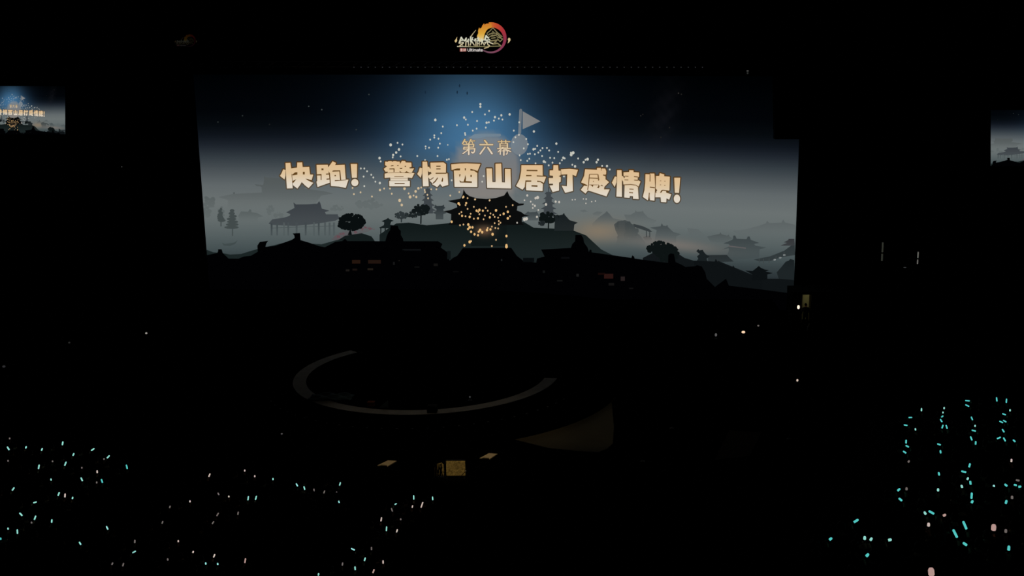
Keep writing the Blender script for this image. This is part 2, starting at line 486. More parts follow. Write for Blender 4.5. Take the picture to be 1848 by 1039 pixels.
shape(z6([(1022, 386), (1070, 376), (1112, 368), (1120, 356), (1128, 370), (1168, 380), (1178, 372), (1186, 388), (1210, 400), (1180, 412), (1160, 430), (1050, 425)]), (74, 81, 82), .85, .2, 5)
shape(z6([(1205, 345), (1300, 335), (1400, 308), (1448, 290), (1455, 272), (1474, 290), (1560, 286), (1572, 264), (1586, 285), (1660, 302), (1660, 400), (1290, 400)]), (88, 95, 96), .8, 0, 4)
shape(z6([(1140, 436), (1200, 412), (1210, 404), (1212, 380), (1226, 378), (1236, 402), (1308, 405), (1316, 386), (1330, 386), (1338, 410), (1400, 432), (1362, 440), (1372, 452), (1452, 466), (1402, 478), (1398, 540), (1150, 560), (1180, 490), (1180, 470), (1130, 480), (1190, 455), (1180, 442)]), (58, 66, 68), .95, .25, 6)
SKY.line(z6([(1180, 455), (1300, 470)]), 2.0, sil((94, 91, 92), .7), 7)
shape(z6([(1360, 552), (1480, 528), (1580, 488), (1655, 432), (1658, 520), (1560, 535), (1480, 562), (1400, 565)]), (44, 51, 53), .95, .8, 7)
for x, y in [(1400, 565), (1430, 568), (1470, 566), (1520, 548), (1580, 520)]:
    SKY.line(z6([(x, y - 20), (x, y + 10)]), 1.4, sil((60, 67, 68), .8), 7)
for x, y in [(1510, 553), (1550, 538), (1580, 520)]:
    SKY.disc(*z6([(x, y)])[0], 2.6, 1.5, sil((140, 146, 146), .6), 7)
shape(z6([(1552, 452), (1600, 432), (1575, 428), (1608, 412), (1612, 403), (1652, 403), (1656, 452)]), (50, 51, 54), .95, .8, 7)
# --- near right: dark trees, pagodas and roofs
shape(z6([(560, 540), (640, 500), (800, 500), (860, 540), (960, 570), (1100, 560), (1420, 690), (1650, 690), (1650, 800), (560, 800)]), (15, 19, 21), .95, 1, 7)
T1 = sil((13, 19, 19))
blob(*z6([(690, 478)])[0], 54, 34, T1, 8, 130, 90, 3.4)
blob(*z6([(740, 510)])[0], 44, 40, T1, 8, 100, 91, 3.6)
blob(*z6([(620, 470)])[0], 20, 14, T1, 8, 18, 92, 2.6)
SKY.line(z6([(660, 490), (690, 540), (700, 580)]), 5, T1, 8)
shape(z6([(1028, 520), (1165, 518), (1185, 540), (1215, 566), (1030, 575)]), (38, 44, 46), .95, .8, 7)
shape(z6([(945, 492), (960, 476), (968, 486), (992, 482), (998, 494), (1012, 512), (1042, 530), (1020, 545), (1030, 580), (935, 580), (960, 545), (950, 530), (970, 512)]), (25, 31, 33), 1, 1, 8)
shape(z6([(930, 560), (1078, 566), (1086, 546), (1098, 566), (1150, 590), (1204, 610), (1212, 594), (1226, 616), (1290, 652), (1352, 664), (1420, 692), (1420, 800), (930, 760)]), (14, 18, 20), 1, 1, 9)
shape(z6([(1298, 632), (1352, 634), (1380, 612), (1396, 598), (1412, 612), (1440, 624), (1472, 630), (1445, 638), (1498, 650), (1458, 660), (1458, 700), (1350, 700), (1352, 662), (1318, 642)]), (12, 16, 18), 1, 1, 10)
shape(z6([(1525, 645), (1560, 605), (1590, 568), (1612, 560), (1622, 548), (1652, 556), (1652, 700), (1540, 690)]), (26, 32, 34), 1, .8, 8)
# --- black foreground roofs
BLK = lambda x, y: (1, 1, 2)
FG = [(340, 560), (340, 461)] + z4([(132, 520), (208, 505), (214, 492), (214, 478), (240, 478), (248, 505), (290, 545), (360, 546), (400, 530), (450, 525), (500, 496), (497, 452), (515, 425), (576, 417), (562, 436), (556, 460), (620, 455), (690, 430), (745, 410), (766, 396), (764, 380), (752, 364), (805, 361), (809, 412), (870, 430), (940, 455), (985, 463), (1060, 424), (1110, 418), (1130, 402), (1145, 418), (1420, 420), (1430, 385), (1440, 360), (1455, 340), (1458, 308), (1510, 308), (1516, 330), (1532, 346), (1532, 376), (1548, 402), (1550, 420), (1800, 420), (1832, 440), (1820, 466), (1840, 480)])
FG += z5([(430, 500), (445, 560), (470, 540), (500, 525), (540, 470), (890, 468), (930, 525), (975, 560), (1070, 575), (1075, 545), (1130, 530), (1105, 480), (1320, 468), (1330, 440), (1350, 420), (1352, 375), (1395, 375), (1410, 400), (1415, 430), (1440, 465), (1450, 498), (1456, 480), (1468, 482), (1470, 500), (1756, 540), (1762, 522), (1775, 530), (1780, 545)])
FG += z6([(700, 572), (742, 576), (744, 520), (760, 508), (784, 512), (796, 570), (840, 590), (868, 606), (938, 600), (950, 592), (985, 602), (1010, 645), (1020, 690), (1080, 750), (1160, 690), (1180, 740), (1430, 770), (1660, 800)])
FG += [(1440, 560)]
SKY.poly(FG, BLK, 12, 0, 16)
for x, y, w, h, c in [(1210, 568, 60, 26, (52, 31, 20)), (1342, 568, 92, 26, (46, 29, 21)), (1200, 625, 34, 14, (34, 24, 20)), (1312, 622, 40, 14, (46, 38, 30)), (1148, 630, 26, 14, (40, 36, 32)), (1608, 480, 130, 10, (16, 20, 22)), (1482, 580, 12, 22, (34, 34, 34)), (1785, 590, 26, 14, (26, 24, 22)), (1520, 560, 8, 8, (40, 36, 30))]:
    xx, yy = z4([(x, y)])[0]
    SKY.poly([(xx - w / 2 / S4, yy - h / 2 / S4), (xx + w / 2 / S4, yy - h / 2 / S4), (xx + w / 2 / S4, yy + h / 2 / S4), (xx - w / 2 / S4, yy + h / 2 / S4)], (lambda c: lambda x, y: tuple(v * .68 for v in c))(c), 13, 0)
for x, y, w, h, c in [(1592, 672, 66, 34, (62, 30, 26)), (1540, 655, 50, 14, (30, 12, 10)), (1694, 690, 30, 30, (56, 44, 44)), (1612, 730, 40, 20, (30, 28, 27)), (1368, 665, 18, 20, (40, 40, 40)), (1125, 640, 16, 18, (26, 28, 28)), (1240, 705, 40, 10, (26, 27, 26)), (345, 590, 30, 18, (30, 28, 26)), (210, 606, 36, 10, (18, 18, 18)), (490, 640, 40, 8, (14, 14, 14)), (820, 556, 10, 14, (40, 44, 46)), (1755, 760, 30, 10, (24, 22, 22)), (178, 482, 120, 12, (20, 22, 24)), (1280, 540, 60, 14, (14, 15, 18)), (440, 520, 26, 60, (20, 28, 30)), (1015, 555, 80, 30, (12, 17, 19))]:
    xx, yy = z5([(x, y)])[0]
    SKY.poly([(xx - w / 2 / S4, yy - h / 2 / S4), (xx + w / 2 / S4, yy - h / 2 / S4), (xx + w / 2 / S4, yy + h / 2 / S4), (xx - w / 2 / S4, yy + h / 2 / S4)], (lambda c: lambda x, y: tuple(v * .68 for v in c))(c), 13, 0)
# --- sparks and stars
SP = [(20, 565, 2.9), (70, 550), (105, 562), (80, 598, 2.6), (60, 620, 2.4), (38, 638, 2.4), (92, 648), (35, 655), (212, 645), (268, 675), (342, 385, 2.6), (396, 433), (385, 480), (335, 496), (335, 512), (365, 520), (305, 527), (375, 556), (272, 576), (272, 592, 1.2), (297, 585), (363, 585), (432, 565, 1.3), (358, 645), (440, 668), (425, 672), (498, 423), (550, 368, 2.3), (562, 382), (608, 328), (667, 272, 2.3), (667, 290, 2.2), (730, 320), (700, 345), (643, 393), (577, 420), (640, 448), (612, 462), (556, 480), (558, 492), (712, 405, 2.3), (728, 402), (706, 440), (765, 390), (772, 365, 2.3), (800, 375), (818, 352, 2.2), (826, 382), (878, 345, 2.4), (947, 402), (908, 462), (998, 522), (1053, 468, 2.3), (945, 492), (920, 510), (905, 545), (980, 590), (1010, 560), (1050, 597, 2.4), (1062, 594), (1077, 572), (1100, 605), (1115, 588), (1060, 632), (1025, 628), (1010, 630), (1085, 620), (1147, 587), (1163, 605), (1215, 556, 2.3), (1228, 615), (1112, 645), (1170, 658), (1200, 660), (1265, 658, 2.4), (1275, 662), (1322, 636, 3), (1336, 622, 3), (1320, 622), (1372, 663), (1240, 697), (1187, 693), (1160, 712), (1125, 685, 2.6), (1020, 665), (1065, 698), (1412, 690, 2.3), (1440, 668, 2.8), (1425, 672), (1505, 690, 2.3), (1515, 672, 2.3), (1545, 717), (1580, 718, 2.3), (1600, 742), (1330, 708), (1350, 720, 2.4), (950, 640), (958, 675), (1255, 675), (1135, 690), (1005, 680),
      (-60, 660, 2.6), (-52, 684), (-195, 735), (-170, 735), (-150, 755), (-120, 780), (-105, 800), (-90, 830), (-58, 840, 2.4), (-175, 793), (-170, 862), (-197, 907), (-245, 920), (-115, 937), (-57, 890, 2.3), (-27, 880), (15, 880), (28, 917), (120, 880, 2.8), (-255, 875), (160, 940, 3), (85, 965, 3), (100, 998, 2.6), (200, 900, 2.6), (220, 878, 2.6), (240, 872), (265, 890), (205, 940, 2.3), (150, 915), (285, 925), (290, 950), (312, 885), (350, 885), (268, 905), (185, 930), (30, 860), (450, 930), (515, 905), (540, 945), (628, 958), (733, 965), (690, 790), (680, 830), (390, 860), (460, 820), (1270, 790, 2.2)]
WHT = lambda x, y: (196, 196, 186)
WRM = lambda x, y: (214, 176, 128)
for t in SP:
    x, y = z2([t[:2]])[0]
    SKY.disc(x, y, (t[2] if len(t) > 2 else 1.8) * .86, (t[2] if len(t) > 2 else 1.8), (lambda x, y: (206, 184, 150)) if t[1] > 870 else WHT, 14, 8)
SP5 = [(510, 148, 2.6), (518, 158), (565, 145, 2.2), (560, 160), (575, 187), (515, 222), (535, 237, 2.2), (590, 245, 2.4), (597, 222), (650, 255, 2.2), (640, 200, 2.4), (660, 195, 2.6), (652, 208), (685, 200, 2.2), (720, 200), (780, 198, 2.6), (740, 220), (735, 248, 2.2), (770, 245), (795, 250), (810, 232), (835, 222, 2.4), (865, 208, 2.4), (865, 255, 2.6), (852, 172), (900, 160), (932, 287), (800, 275), (812, 287), (800, 298), (770, 290), (775, 325), (795, 328), (750, 315), (580, 300, 2.6), (590, 320, 2.8), (578, 332, 2.2), (610, 320, 2.4), (600, 352, 2.4), (625, 370, 2.4), (650, 377, 2.2), (680, 355, 2.6), (665, 340, 2.8), (655, 352, 2.2), (715, 340, 2.6), (740, 335, 2.4), (755, 370, 2.8), (720, 325), (545, 300), (520, 305), (460, 280, 2.4), (545, 100, 2.2), (735, 125), (575, 110), (630, 118), (780, 410), (750, 455), (552, 450, 2.4), (590, 425, 2.8), (600, 420, 1.8), (855, 383, 2.4), (855, 450, 2.6), (855, 460, 3), (1075, 245, 2.2), (985, 262, 3.2), (1000, 258, 3.2), (1140, 155, 2.6), (1210, 135, 2.2), (1235, 138, 2.2), (1080, 105, 3.2), (1065, 110, 2.4), (1060, 165, 2.2), (1045, 155), (1085, 195), (1045, 180), (1005, 90, 2.2), (985, 125), (1030, 135), (1330, 122, 1.3), (1350, 120, 1.3), (1410, 115, 1.3), (1430, 116, 1.6), (1428, 147, 1.3), (1470, 135, 1.3), (1497, 130, 1.3), (700, 235), (705, 180), (620, 172), (660, 225), (560, 240), (530, 210), (760, 230), (880, 240), (690, 262), (620, 258)]
for t in SP5:
    x, y = z5([t[:2]])[0]
    r = t[2] if len(t) > 2 else 1.7
    SKY.disc(x, y, r * .84, r, (lambda x, y: (196, 190, 180)) if t[0] > 900 else ((lambda x, y: (226, 182, 122)) if r > 2.1 else WRM), 14, 8)
for x, y, b in [(868, 287, 70), (962, 311, 70), (390, 355, 50), (213, 400, 46), (1302, 202, 60), (1210, 455, 55), (585, 417, 30)]:
    xx, yy = z1([(x, y)])[0]
    SKY.disc(xx, yy, 1.3, 1.3, (lambda b: lambda x, y: (b * .9, b, b))(b), 14, 8)
for x, y in [(517, 138), (500, 185), (572, 192), (270, 185)]:
    xx, yy = z2([(x, y)])[0]
    SKY.disc(xx, yy, 1.2, 3, lambda x, y: (22, 40, 58), 14, 8)
for x, y, b in [(817, 192, 60), (838, 200, 34), (545, 355, 40), (560, 345, 30), (752, 440, 34), (690, 510, 34)]:
    SKY.disc(1020 + x / S4, 120 + y / S4, 1.2, 1.2, (lambda b: lambda x, y: (b, b * .95, b * .9))(b), 14, 8)

# --- lettering: title in heavy block characters with a brown edge
TTL = Pic()
GLY = [
    (500, 285, 17.31, [
        [(190, 355), (268, 370), (262, 560), (232, 668), (90, 560), (140, 480)],
        [(265, 155), (415, 150), (440, 320), (455, 560), (490, 945), (310, 950), (290, 700), (275, 400)],
        [(440, 325), (520, 312), (625, 300), (630, 140), (785, 135), (800, 285), (1005, 278), (1030, 515), (1130, 520), (1080, 690), (890, 650), (950, 690), (1060, 750), (1135, 775), (985, 940), (880, 860), (770, 750), (720, 840), (635, 955), (500, 850), (470, 700)]],
     [[(470, 520), (560, 450), (635, 445), (635, 520), (480, 545)], [(488, 715), (605, 660), (520, 765), (490, 785)], [(805, 430), (865, 430), (865, 515), (805, 515)], [(890, 648), (960, 655), (1100, 705), (1100, 745), (1040, 735), (950, 695)]],
     [([(462, 500), (488, 790)], 14)], []),
    (565, 285, 17.31, [
        [(110, 215), (460, 210), (475, 300), (500, 440), (520, 770), (140, 905), (105, 740), (130, 715), (120, 500)],
        [(475, 290), (610, 105), (715, 150), (690, 225), (985, 210), (1020, 675), (1105, 675), (1020, 935), (800, 890), (560, 875), (540, 600), (480, 420)],
        [(1175, 185), (1375, 185), (1370, 615), (1215, 620)]],
     [[(262, 325), (325, 325), (325, 380), (262, 380)], [(120, 510), (265, 500), (265, 690), (240, 690), (240, 545), (120, 545)],
      [(400, 490), (490, 480), (480, 410), (530, 480), (548, 860), (530, 860), (515, 670), (420, 678), (420, 645), (508, 640), (498, 520), (400, 520)],
      [(605, 400), (650, 385), (850, 385), (878, 685), (1020, 675), (1030, 695), (680, 722), (680, 690), (842, 690), (822, 418), (605, 428)], [(670, 530), (715, 530), (715, 572), (670, 572)]],
     [], [(1305, 767, 110, 113)]),
    (685, 282, 17.31, [
        [(175, 165), (260, 170), (275, 150), (370, 150), (400, 172), (440, 150), (520, 150), (540, 165), (630, 165), (640, 240), (700, 140), (800, 145), (815, 190), (990, 195), (1000, 330), (930, 350), (940, 378), (1080, 375), (1000, 515), (1090, 525), (1010, 680), (880, 660), (885, 765), (945, 770), (945, 935), (305, 935), (300, 770), (340, 765), (335, 660), (160, 675), (160, 540), (250, 520), (255, 478), (185, 480), (130, 390), (240, 310), (170, 275)]],
     [[(350, 288), (430, 275), (440, 300), (350, 308)], [(540, 285), (595, 268), (585, 310)], [(305, 380), (468, 375), (468, 490), (438, 490), (438, 408), (305, 408)], [(625, 360), (720, 360), (700, 395), (640, 395)], [(625, 450), (700, 508), (630, 500)], [(770, 515), (840, 463), (935, 515)], [(785, 295), (830, 295), (830, 330), (785, 330)], [(470, 835), (785, 835), (785, 867), (470, 867)]],
     [([(250, 517), (620, 508), (1000, 520)], 12), ([(460, 634), (750, 634)], 18), ([(345, 690), (880, 690)], 11), ([(345, 762), (880, 762)], 11)], []),
    (748, 285, 17.31, [
        [(165, 300), (240, 315), (235, 480), (195, 615), (85, 500), (130, 420)],
        [(250, 115), (395, 115), (410, 270), (425, 560), (445, 880), (265, 885), (250, 500)],
        [(410, 285), (450, 270), (505, 350), (495, 145), (905, 135), (985, 195), (980, 465), (1035, 485), (1055, 840), (870, 895), (800, 810), (710, 910), (555, 820), (560, 790), (475, 710), (490, 680), (430, 600), (430, 550), (535, 480), (505, 430), (455, 440), (420, 400)]],
     [[(680, 240), (815, 240), (815, 275), (680, 275)], [(680, 325), (815, 325), (815, 357), (680, 357)], [(660, 460), (1000, 460), (1000, 490), (660, 494)], [(480, 675), (590, 600), (605, 620), (500, 695)], [(560, 790), (640, 710), (715, 610), (742, 620), (660, 745), (585, 805)], [(872, 610), (897, 640), (887, 742), (838, 735)]],
     [], []),
    (810, 285, 15.4, [
        [(65, 175), (300, 155), (500, 150), (880, 165), (800, 355), (790, 430), (790, 805), (160, 800), (140, 350), (75, 330)],
        [(1045, 290), (1200, 290), (1210, 670), (1300, 670), (1295, 160), (1455, 155), (1475, 675), (1560, 680), (1560, 305), (1715, 310), (1730, 845), (1065, 830)]],
     [[(85, 330), (230, 290), (315, 290), (310, 345), (130, 347)], [(440, 285), (475, 280), (470, 347), (445, 347)], [(600, 300), (720, 330), (815, 370), (800, 425), (700, 355), (600, 350)], [(285, 455), (332, 455), (300, 535)], [(455, 465), (477, 560), (470, 640), (640, 650), (640, 692), (310, 682), (295, 618), (350, 655), (410, 655), (440, 560)], [(600, 470), (640, 470), (635, 527), (600, 527)]],
     [], []),
    (925, 288, 14.784, [
        [(235, 150), (800, 150), (805, 430), (895, 460), (835, 615), (810, 640), (800, 835), (365, 815), (350, 600), (330, 720), (265, 800), (95, 700), (190, 520), (230, 300)],
        [(1090, 150), (1215, 150), (1225, 290), (1285, 300), (1285, 410), (1230, 440), (1290, 470), (1285, 590), (1240, 610), (1240, 820), (1070, 865), (985, 690), (1080, 680), (1080, 640), (975, 640), (965, 490), (1080, 490), (1080, 430), (990, 420), (990, 285), (1085, 280)],
        [(1290, 260), (1520, 245), (1745, 270), (1690, 440), (1600, 400), (1610, 835), (1405, 885), (1310, 695), (1450, 710), (1460, 390), (1300, 400)]],
     [[(375, 268), (665, 272), (665, 310), (375, 305)], [(360, 408), (505, 410), (505, 442), (360, 445)], [(645, 418), (810, 428), (905, 455), (645, 450)], [(345, 552), (500, 555), (500, 588), (368, 592), (352, 780), (325, 720)], [(655, 560), (750, 572), (838, 622), (812, 648), (740, 600), (655, 592)], [(505, 680), (665, 685), (665, 724), (505, 717)]],
     [], []),
    (1040, 295, 14.784, [
        [(235, 155), (550, 165), (555, 115), (655, 115), (665, 165), (690, 130), (770, 135), (800, 200), (795, 290), (700, 310), (780, 345), (780, 420), (875, 495), (750, 620), (740, 685), (890, 690), (805, 875), (310, 715), (245, 800), (120, 700), (215, 580), (130, 500), (210, 330)],
        [(1030, 345), (1075, 355), (1070, 500), (1025, 625), (950, 510)],
        [(1090, 175), (1205, 175), (1215, 330), (1215, 890), (1070, 880), (1085, 500)],
        [(1215, 335), (1250, 340), (1280, 400), (1300, 350), (1260, 320), (1260, 235), (1410, 225), (1415, 175), (1525, 180), (1530, 230), (1675, 240), (1675, 350), (1640, 370), (1640, 440), (1715, 480), (1660, 620), (1645, 640), (1665, 950), (1515, 940), (1515, 870), (1430, 865), (1420, 915), (1280, 905), (1290, 580), (1255, 550), (1250, 480), (1218, 440)]],
     [[(140, 505), (290, 572), (300, 600), (215, 590)], [(375, 568), (460, 573), (440, 622)], [(580, 545), (625, 600), (600, 658), (552, 640), (590, 600)], [(638, 602), (680, 562), (725, 612), (680, 596)], [(572, 440), (618, 405), (602, 462)], [(735, 688), (760, 640), (800, 688)]],
     [([(350, 287), (578, 287)], 20), ([(350, 385), (578, 397)], 26), ([(350, 290), (328, 560), (303, 705)], 24), ([(578, 290), (600, 440)], 30), ([(715, 302), (790, 318)], 26), ([(345, 566), (570, 570)], 14), ([(457, 465), (457, 490)], 22), ([(668, 160), (668, 185)], 20),
      ([(1300, 335), (1392, 342)], 22), ([(1540, 347), (1645, 358)], 24), ([(1285, 436), (1390, 439)], 22), ([(1545, 441), (1650, 447)], 24), ([(1265, 568), (1450, 557), (1590, 577), (1668, 628)], 22), ([(1415, 680), (1530, 688)], 26), ([(1410, 771), (1515, 781)], 28)], []),
    (1150, 300, 13.856, [
        [(205, 195), (315, 200), (320, 180), (430, 180), (445, 500), (430, 860), (320, 845), (300, 660), (265, 850), (140, 765), (180, 600), (200, 400)],
        [(470, 240), (550, 240), (565, 170), (680, 205), (670, 250), (815, 260), (805, 600), (730, 630), (720, 655), (850, 700), (800, 835), (730, 800), (725, 900), (595, 890), (585, 775), (450, 775), (450, 670), (500, 600), (460, 560)],
        [(925, 285), (1075, 285), (1045, 665), (940, 660)]],
     [[(440, 550), (492, 575), (450, 612)], [(600, 600), (640, 588), (800, 606), (730, 645), (720, 618), (640, 608), (600, 660), (568, 662)], [(715, 622), (850, 672), (740, 664)]],
     [([(322, 200), (320, 380)], 22), ([(447, 230), (450, 380)], 18), ([(315, 520), (440, 535)], 30), ([(303, 660), (288, 820)], 24), ([(452, 380), (447, 770)], 11), ([(440, 650), (488, 652)], 16),
      ([(585, 355), (585, 369)], 32), ([(692, 365), (692, 380)], 32), ([(583, 455), (583, 470)], 30), ([(690, 466), (690, 484)], 30)], [(993, 810, 79, 106)]),
]
for ox, oy, sc, polys, holes, lines, discs in GLY:
    allp = [q for pl in polys for q in Z(ox, oy, sc, pl)]
    t0 = min(q[1] for q in allp); t1 = max(q[1] for q in allp)

    def fillc(x, y, t0=t0, t1=t1):
        t = (y - t0) / (t1 - t0)
        return lerp((222, 186, 142), (220, 192, 152), t / .4) if t < .4 else lerp((220, 192, 152), (224, 214, 198), min(1, (t - .4) / .45))

    def edge(x, y, t0=t0, t1=t1):
        return lerp((80, 54, 24), (84, 74, 60), min(1, max(0, (y - t0) / (t1 - t0))))
    for pl in polys:
        q = Z(ox, oy, sc, pl)
        TTL.outline(q, 4.2, edge, 0); TTL.poly(q, fillc, 1, 6)
    for x, y, rx, ry in discs:
        TTL.disc(ox + x / sc, oy + y / sc, rx / sc + 2.1, ry / sc + 2.1, edge, 0, 24)
        TTL.disc(ox + x / sc, oy + y / sc, rx / sc, ry / sc, fillc, 1, 24)
    for pl in holes:
        TTL.poly(Z(ox, oy, sc, pl), lambda x, y: (96, 66, 28), 2, 0)
    for ln, w in lines:
        TTL.line(Z(ox, oy, sc, ln), w / sc, lambda x, y: (118, 86, 50), 2, False)
SUB = Pic()
o_ = lambda p: Z(820, 240, 15.4, p)
SUBL = [([(290, 180), (230, 290)], 32), ([(300, 225), (350, 290)], 24), ([(262, 240), (365, 238)], 14), ([(460, 180), (402, 290)], 32), ([(440, 220), (572, 218)], 18), ([(480, 230), (512, 285)], 22),
        ([(250, 318), (542, 316)], 24), ([(540, 318), (530, 388)], 30), ([(262, 395), (535, 388)], 22), ([(268, 392), (256, 448)], 28), ([(256, 445), (572, 436)], 24), ([(568, 432), (556, 520), (512, 555), (480, 530)], 32), ([(400, 300), (400, 590)], 40), ([(385, 462), (236, 572)], 26),
        ([(840, 205), (905, 280)], 38), ([(712, 322), (1065, 322)], 34), ([(852, 392), (716, 578)], 36), ([(930, 402), (1046, 572)], 42),
        ([(1212, 240), (1545, 240)], 22), ([(1312, 202), (1316, 285)], 26), ([(1425, 198), (1430, 285)], 26), ([(1268, 295), (1268, 400)], 32), ([(1475, 295), (1475, 400)], 32), ([(1268, 296), (1475, 296)], 16), ([(1280, 344), (1475, 344)], 13), ([(1268, 390), (1475, 390)], 16),
        ([(1200, 432), (1560, 428)], 22), ([(1355, 398), (1212, 525)], 25), ([(1390, 440), (1565, 515)], 26), ([(1255, 498), (1490, 490)], 16), ([(1275, 492), (1275, 590)], 28), ([(1476, 490), (1466, 575), (1440, 585)], 26), ([(1375, 470), (1375, 615)], 34)]
for ln, w in SUBL:
    SUB.line(o_(ln), w / 15.4 * 1.15 + 1.7, lambda x, y: (112, 92, 74), 0)
    SUB.line(o_(ln), w / 15.4 * 1.15, lambda x, y: lerp((214, 186, 134), (222, 208, 190), min(1, max(0, (y - 252) / 26.0))), 1)


# ------------------------------------------------------------------ main screen
def yscr(t):
    x = PX + F * t                                        # flat on the left, swinging forward on the right
    k = min(1, max(0, (x - 830) / 560.0)); k = k * k * (3 - 2 * k)
    return 90.0 - 8.0 * k


def main_map(off):
    def f(x, y, l):
        d = ray(x, y); t = min(TR, max(TL, d.x / d.y)); Y = yscr(t) - off - 0.025 * l
        return Vector((t * Y, Y, CAM.z + d.z / d.y * Y))
    return f


ZB, ZT, TL, TR = 1.0, 17.52, (362.5 - PX) / F, (1440.0 - PX) / F


def backdrop(name, mapper_inv, grid, parent):
    vs, cs, fs = [], [], []
    nu, nv = len(grid), len(grid[0])
    for row in grid:
        for p, q in row:
            vs.append(p); cs.append(bg(*q))
    for i in range(nu - 1):
        for j in range(nv - 1):
            fs.append((i * nv + j, (i + 1) * nv + j, (i + 1) * nv + j + 1, i * nv + j + 1))
    return vs, fs, cs


def join_pics(name, parts, parent):
    """one mesh: backdrop grid plus the drawn shapes"""
    vs, fs, cs = parts[0]
    vs, fs, cs = list(vs), list(fs), list(cs)
    for me, cols in parts[1:]:
        pass
    return vs, fs, cs


def mesh_cols(name, vs, fs, cs):
    me = bpy.data.meshes.new(name); me.from_pydata(vs, [], fs)
    a = me.color_attributes.new('Col', 'FLOAT_COLOR', 'POINT')
    buf = []
    for c in cs:
        buf.extend(lin(tuple(min(255, max(0, v)) for v in c)) + (1.0,))
    a.data.foreach_set('color', buf)
    return me


def picture(grid, mapper, clip):
    vs, fs, cs = backdrop('', None, grid, None)
    b = len(vs)
    keep = SKY.f
    if clip:
        x0, x1, y0, y1 = clip
        keep = [f for f in SKY.f if all(x0 <= SKY.v[i][0] <= x1 and y0 <= SKY.v[i][1] <= y1 for i in f)]
    vs += [mapper(v[0], v[1], l) for v, l in zip(SKY.v, SKY.lay)]
    cs += SKY.c
    fs += [tuple(b + i for i in f) for f in keep]
    me = mesh_cols('display', vs, fs, cs)
    bm = bmesh.new(); bm.from_mesh(me)
    bmesh.ops.delete(bm, geom=[v for v in bm.verts if not v.link_faces], context='VERTS'); bm.to_mesh(me); bm.free()
    return me


scr = empty('led_screen', (0, 90, 0), 'huge curved screen showing a misty night town under block lettering', 'screen')


def sub(parent, pts):
    return [Vector(p) - Vector(parent.location) for p in pts]


grid = []
for i in range(201):
    t = TL + (TR - TL) * i / 200
    row = []
    for j in range(101):
        z = ZT + (ZB - ZT) * j / 100; Y = yscr(t); p = Vector((t * Y, Y, z))
        row.append((p - scr.location, project(p)))
    grid.append(row)


def rel(parent, mp):
    return lambda x, y, l: mp(x, y, l) - Vector(parent.location)


me = picture(grid, rel(scr, main_map(0.02)), None)
link('display', me, M_led, scr)
link('title_lettering', TTL.mesh('title_lettering', rel(scr, main_map(0.5))), M_led, scr)
link('subtitle_lettering', SUB.mesh('subtitle_lettering', rel(scr, main_map(0.45))), M_led, scr)
# housing behind the pixels, and black trim round the edge
bm = bmesh.new(); ring0 = None
for i in range(61):
    t = TL - 0.003 + (TR - TL + 0.006) * i / 60; Y = yscr(t); q = []
    for dy, z in ((0.06, ZB - .25), (0.06, ZT + .25), (0.8, ZT + .25), (0.8, ZB - .25)):
        q.append(bm.verts.new(Vector((t * Y, Y + dy, z)) - scr.location))
    if ring0:
        for k in range(4):
            bm.faces.new((ring0[k], ring0[(k + 1) % 4], q[(k + 1) % 4], q[k]))
    else:
        bm.faces.new(q)
    ring0 = q
bm.faces.new(ring0[::-1])
m_ = MB(); m_.bm.free(); m_.bm = bm; m_.build('housing', M_black, scr)
m_ = MB()
for i in range(13):
    t = TL + .01 + (TR - TL - .02) * i / 12; Y = yscr(t)
    m_.tube(Vector((t * Y, Y + 1.1, 0.0)) - scr.location, Vector((t * Y, Y + 1.1, 17.4)) - scr.location, 0.09)
    m_.tube(Vector((t * Y, Y + .8, 9)) - scr.location, Vector((t * Y, Y + 1.1, 9)) - scr.location, 0.06)
m_.build('support_frame', M_metal, scr)


# ------------------------------------------------------------------ two small side screens carrying the same picture
def side_screen(name, label, Y, px0, x_at, sx, py0, y_at, sy, x0, x1, y0, y1, text=None):
    """the picture cropped to x0..x1, y0..y1: picture point (x_at, y_at) sits at photo (px0, py0), scaled sx, sy"""
    def mp(off, ax=px0 - x_at * sx, kx=sx, ay=py0 - y_at * sy, ky=sy):
        def f(x, y, l):
            yy = min(y1, max(y0, y - droop(x)))
            if text is None or kx == sx:
                x = min(x1, max(x0, x))
            q = at_y(ax + x * kx, ay + yy * ky, Y)
            return Vector((q.x, Y - off - 0.006 * l, q.z))
        return f
    c = [mp(0)(a, b + droop(a), 0) for a, b in ((x0, y0), (x1, y0), (x1, y1), (x0, y1))]
    root = empty(name, ((c[0].x + c[1].x) / 2, Y, c[2].z), label, 'screen', 'small side screens')
    g = []
    for i in range(81):
        x = x0 + (x1 - x0) * i / 80
        g.append([(mp(0)(x, y0 + (y1 - y0) * j / 70 + droop(x), 0) - root.location, (x, y0 + (y1 - y0) * j / 70 + droop(x))) for j in range(71)])
    link('display', picture(g, rel(root, mp(0.004)), None), M_led, root)
    if text:
        link('title_lettering', TTL.mesh('title_lettering', rel(root, mp(0.12, *text))), M_led, root)
        link('subtitle_lettering', SUB.mesh('subtitle_lettering', rel(root, mp(0.11, *text))), M_led, root)
    lo = Vector((min(q.x for q in c) - .08, Y + .02, min(q.z for q in c) - .15)); hi = Vector((max(q.x for q in c) + .08, Y + .25, max(q.z for q in c) + .15))
    MB().box(lo - root.location, hi - root.location).build('housing', M_black, root)
    for k in (0.2, 0.8):
        x = lo.x + (hi.x - lo.x) * k
        MB().tube(Vector((x, Y + .12, hi.z)) - root.location, Vector((x, Y + .12, 29.98)) - root.location, 0.025, n=6).build('cable', M_cable, root)


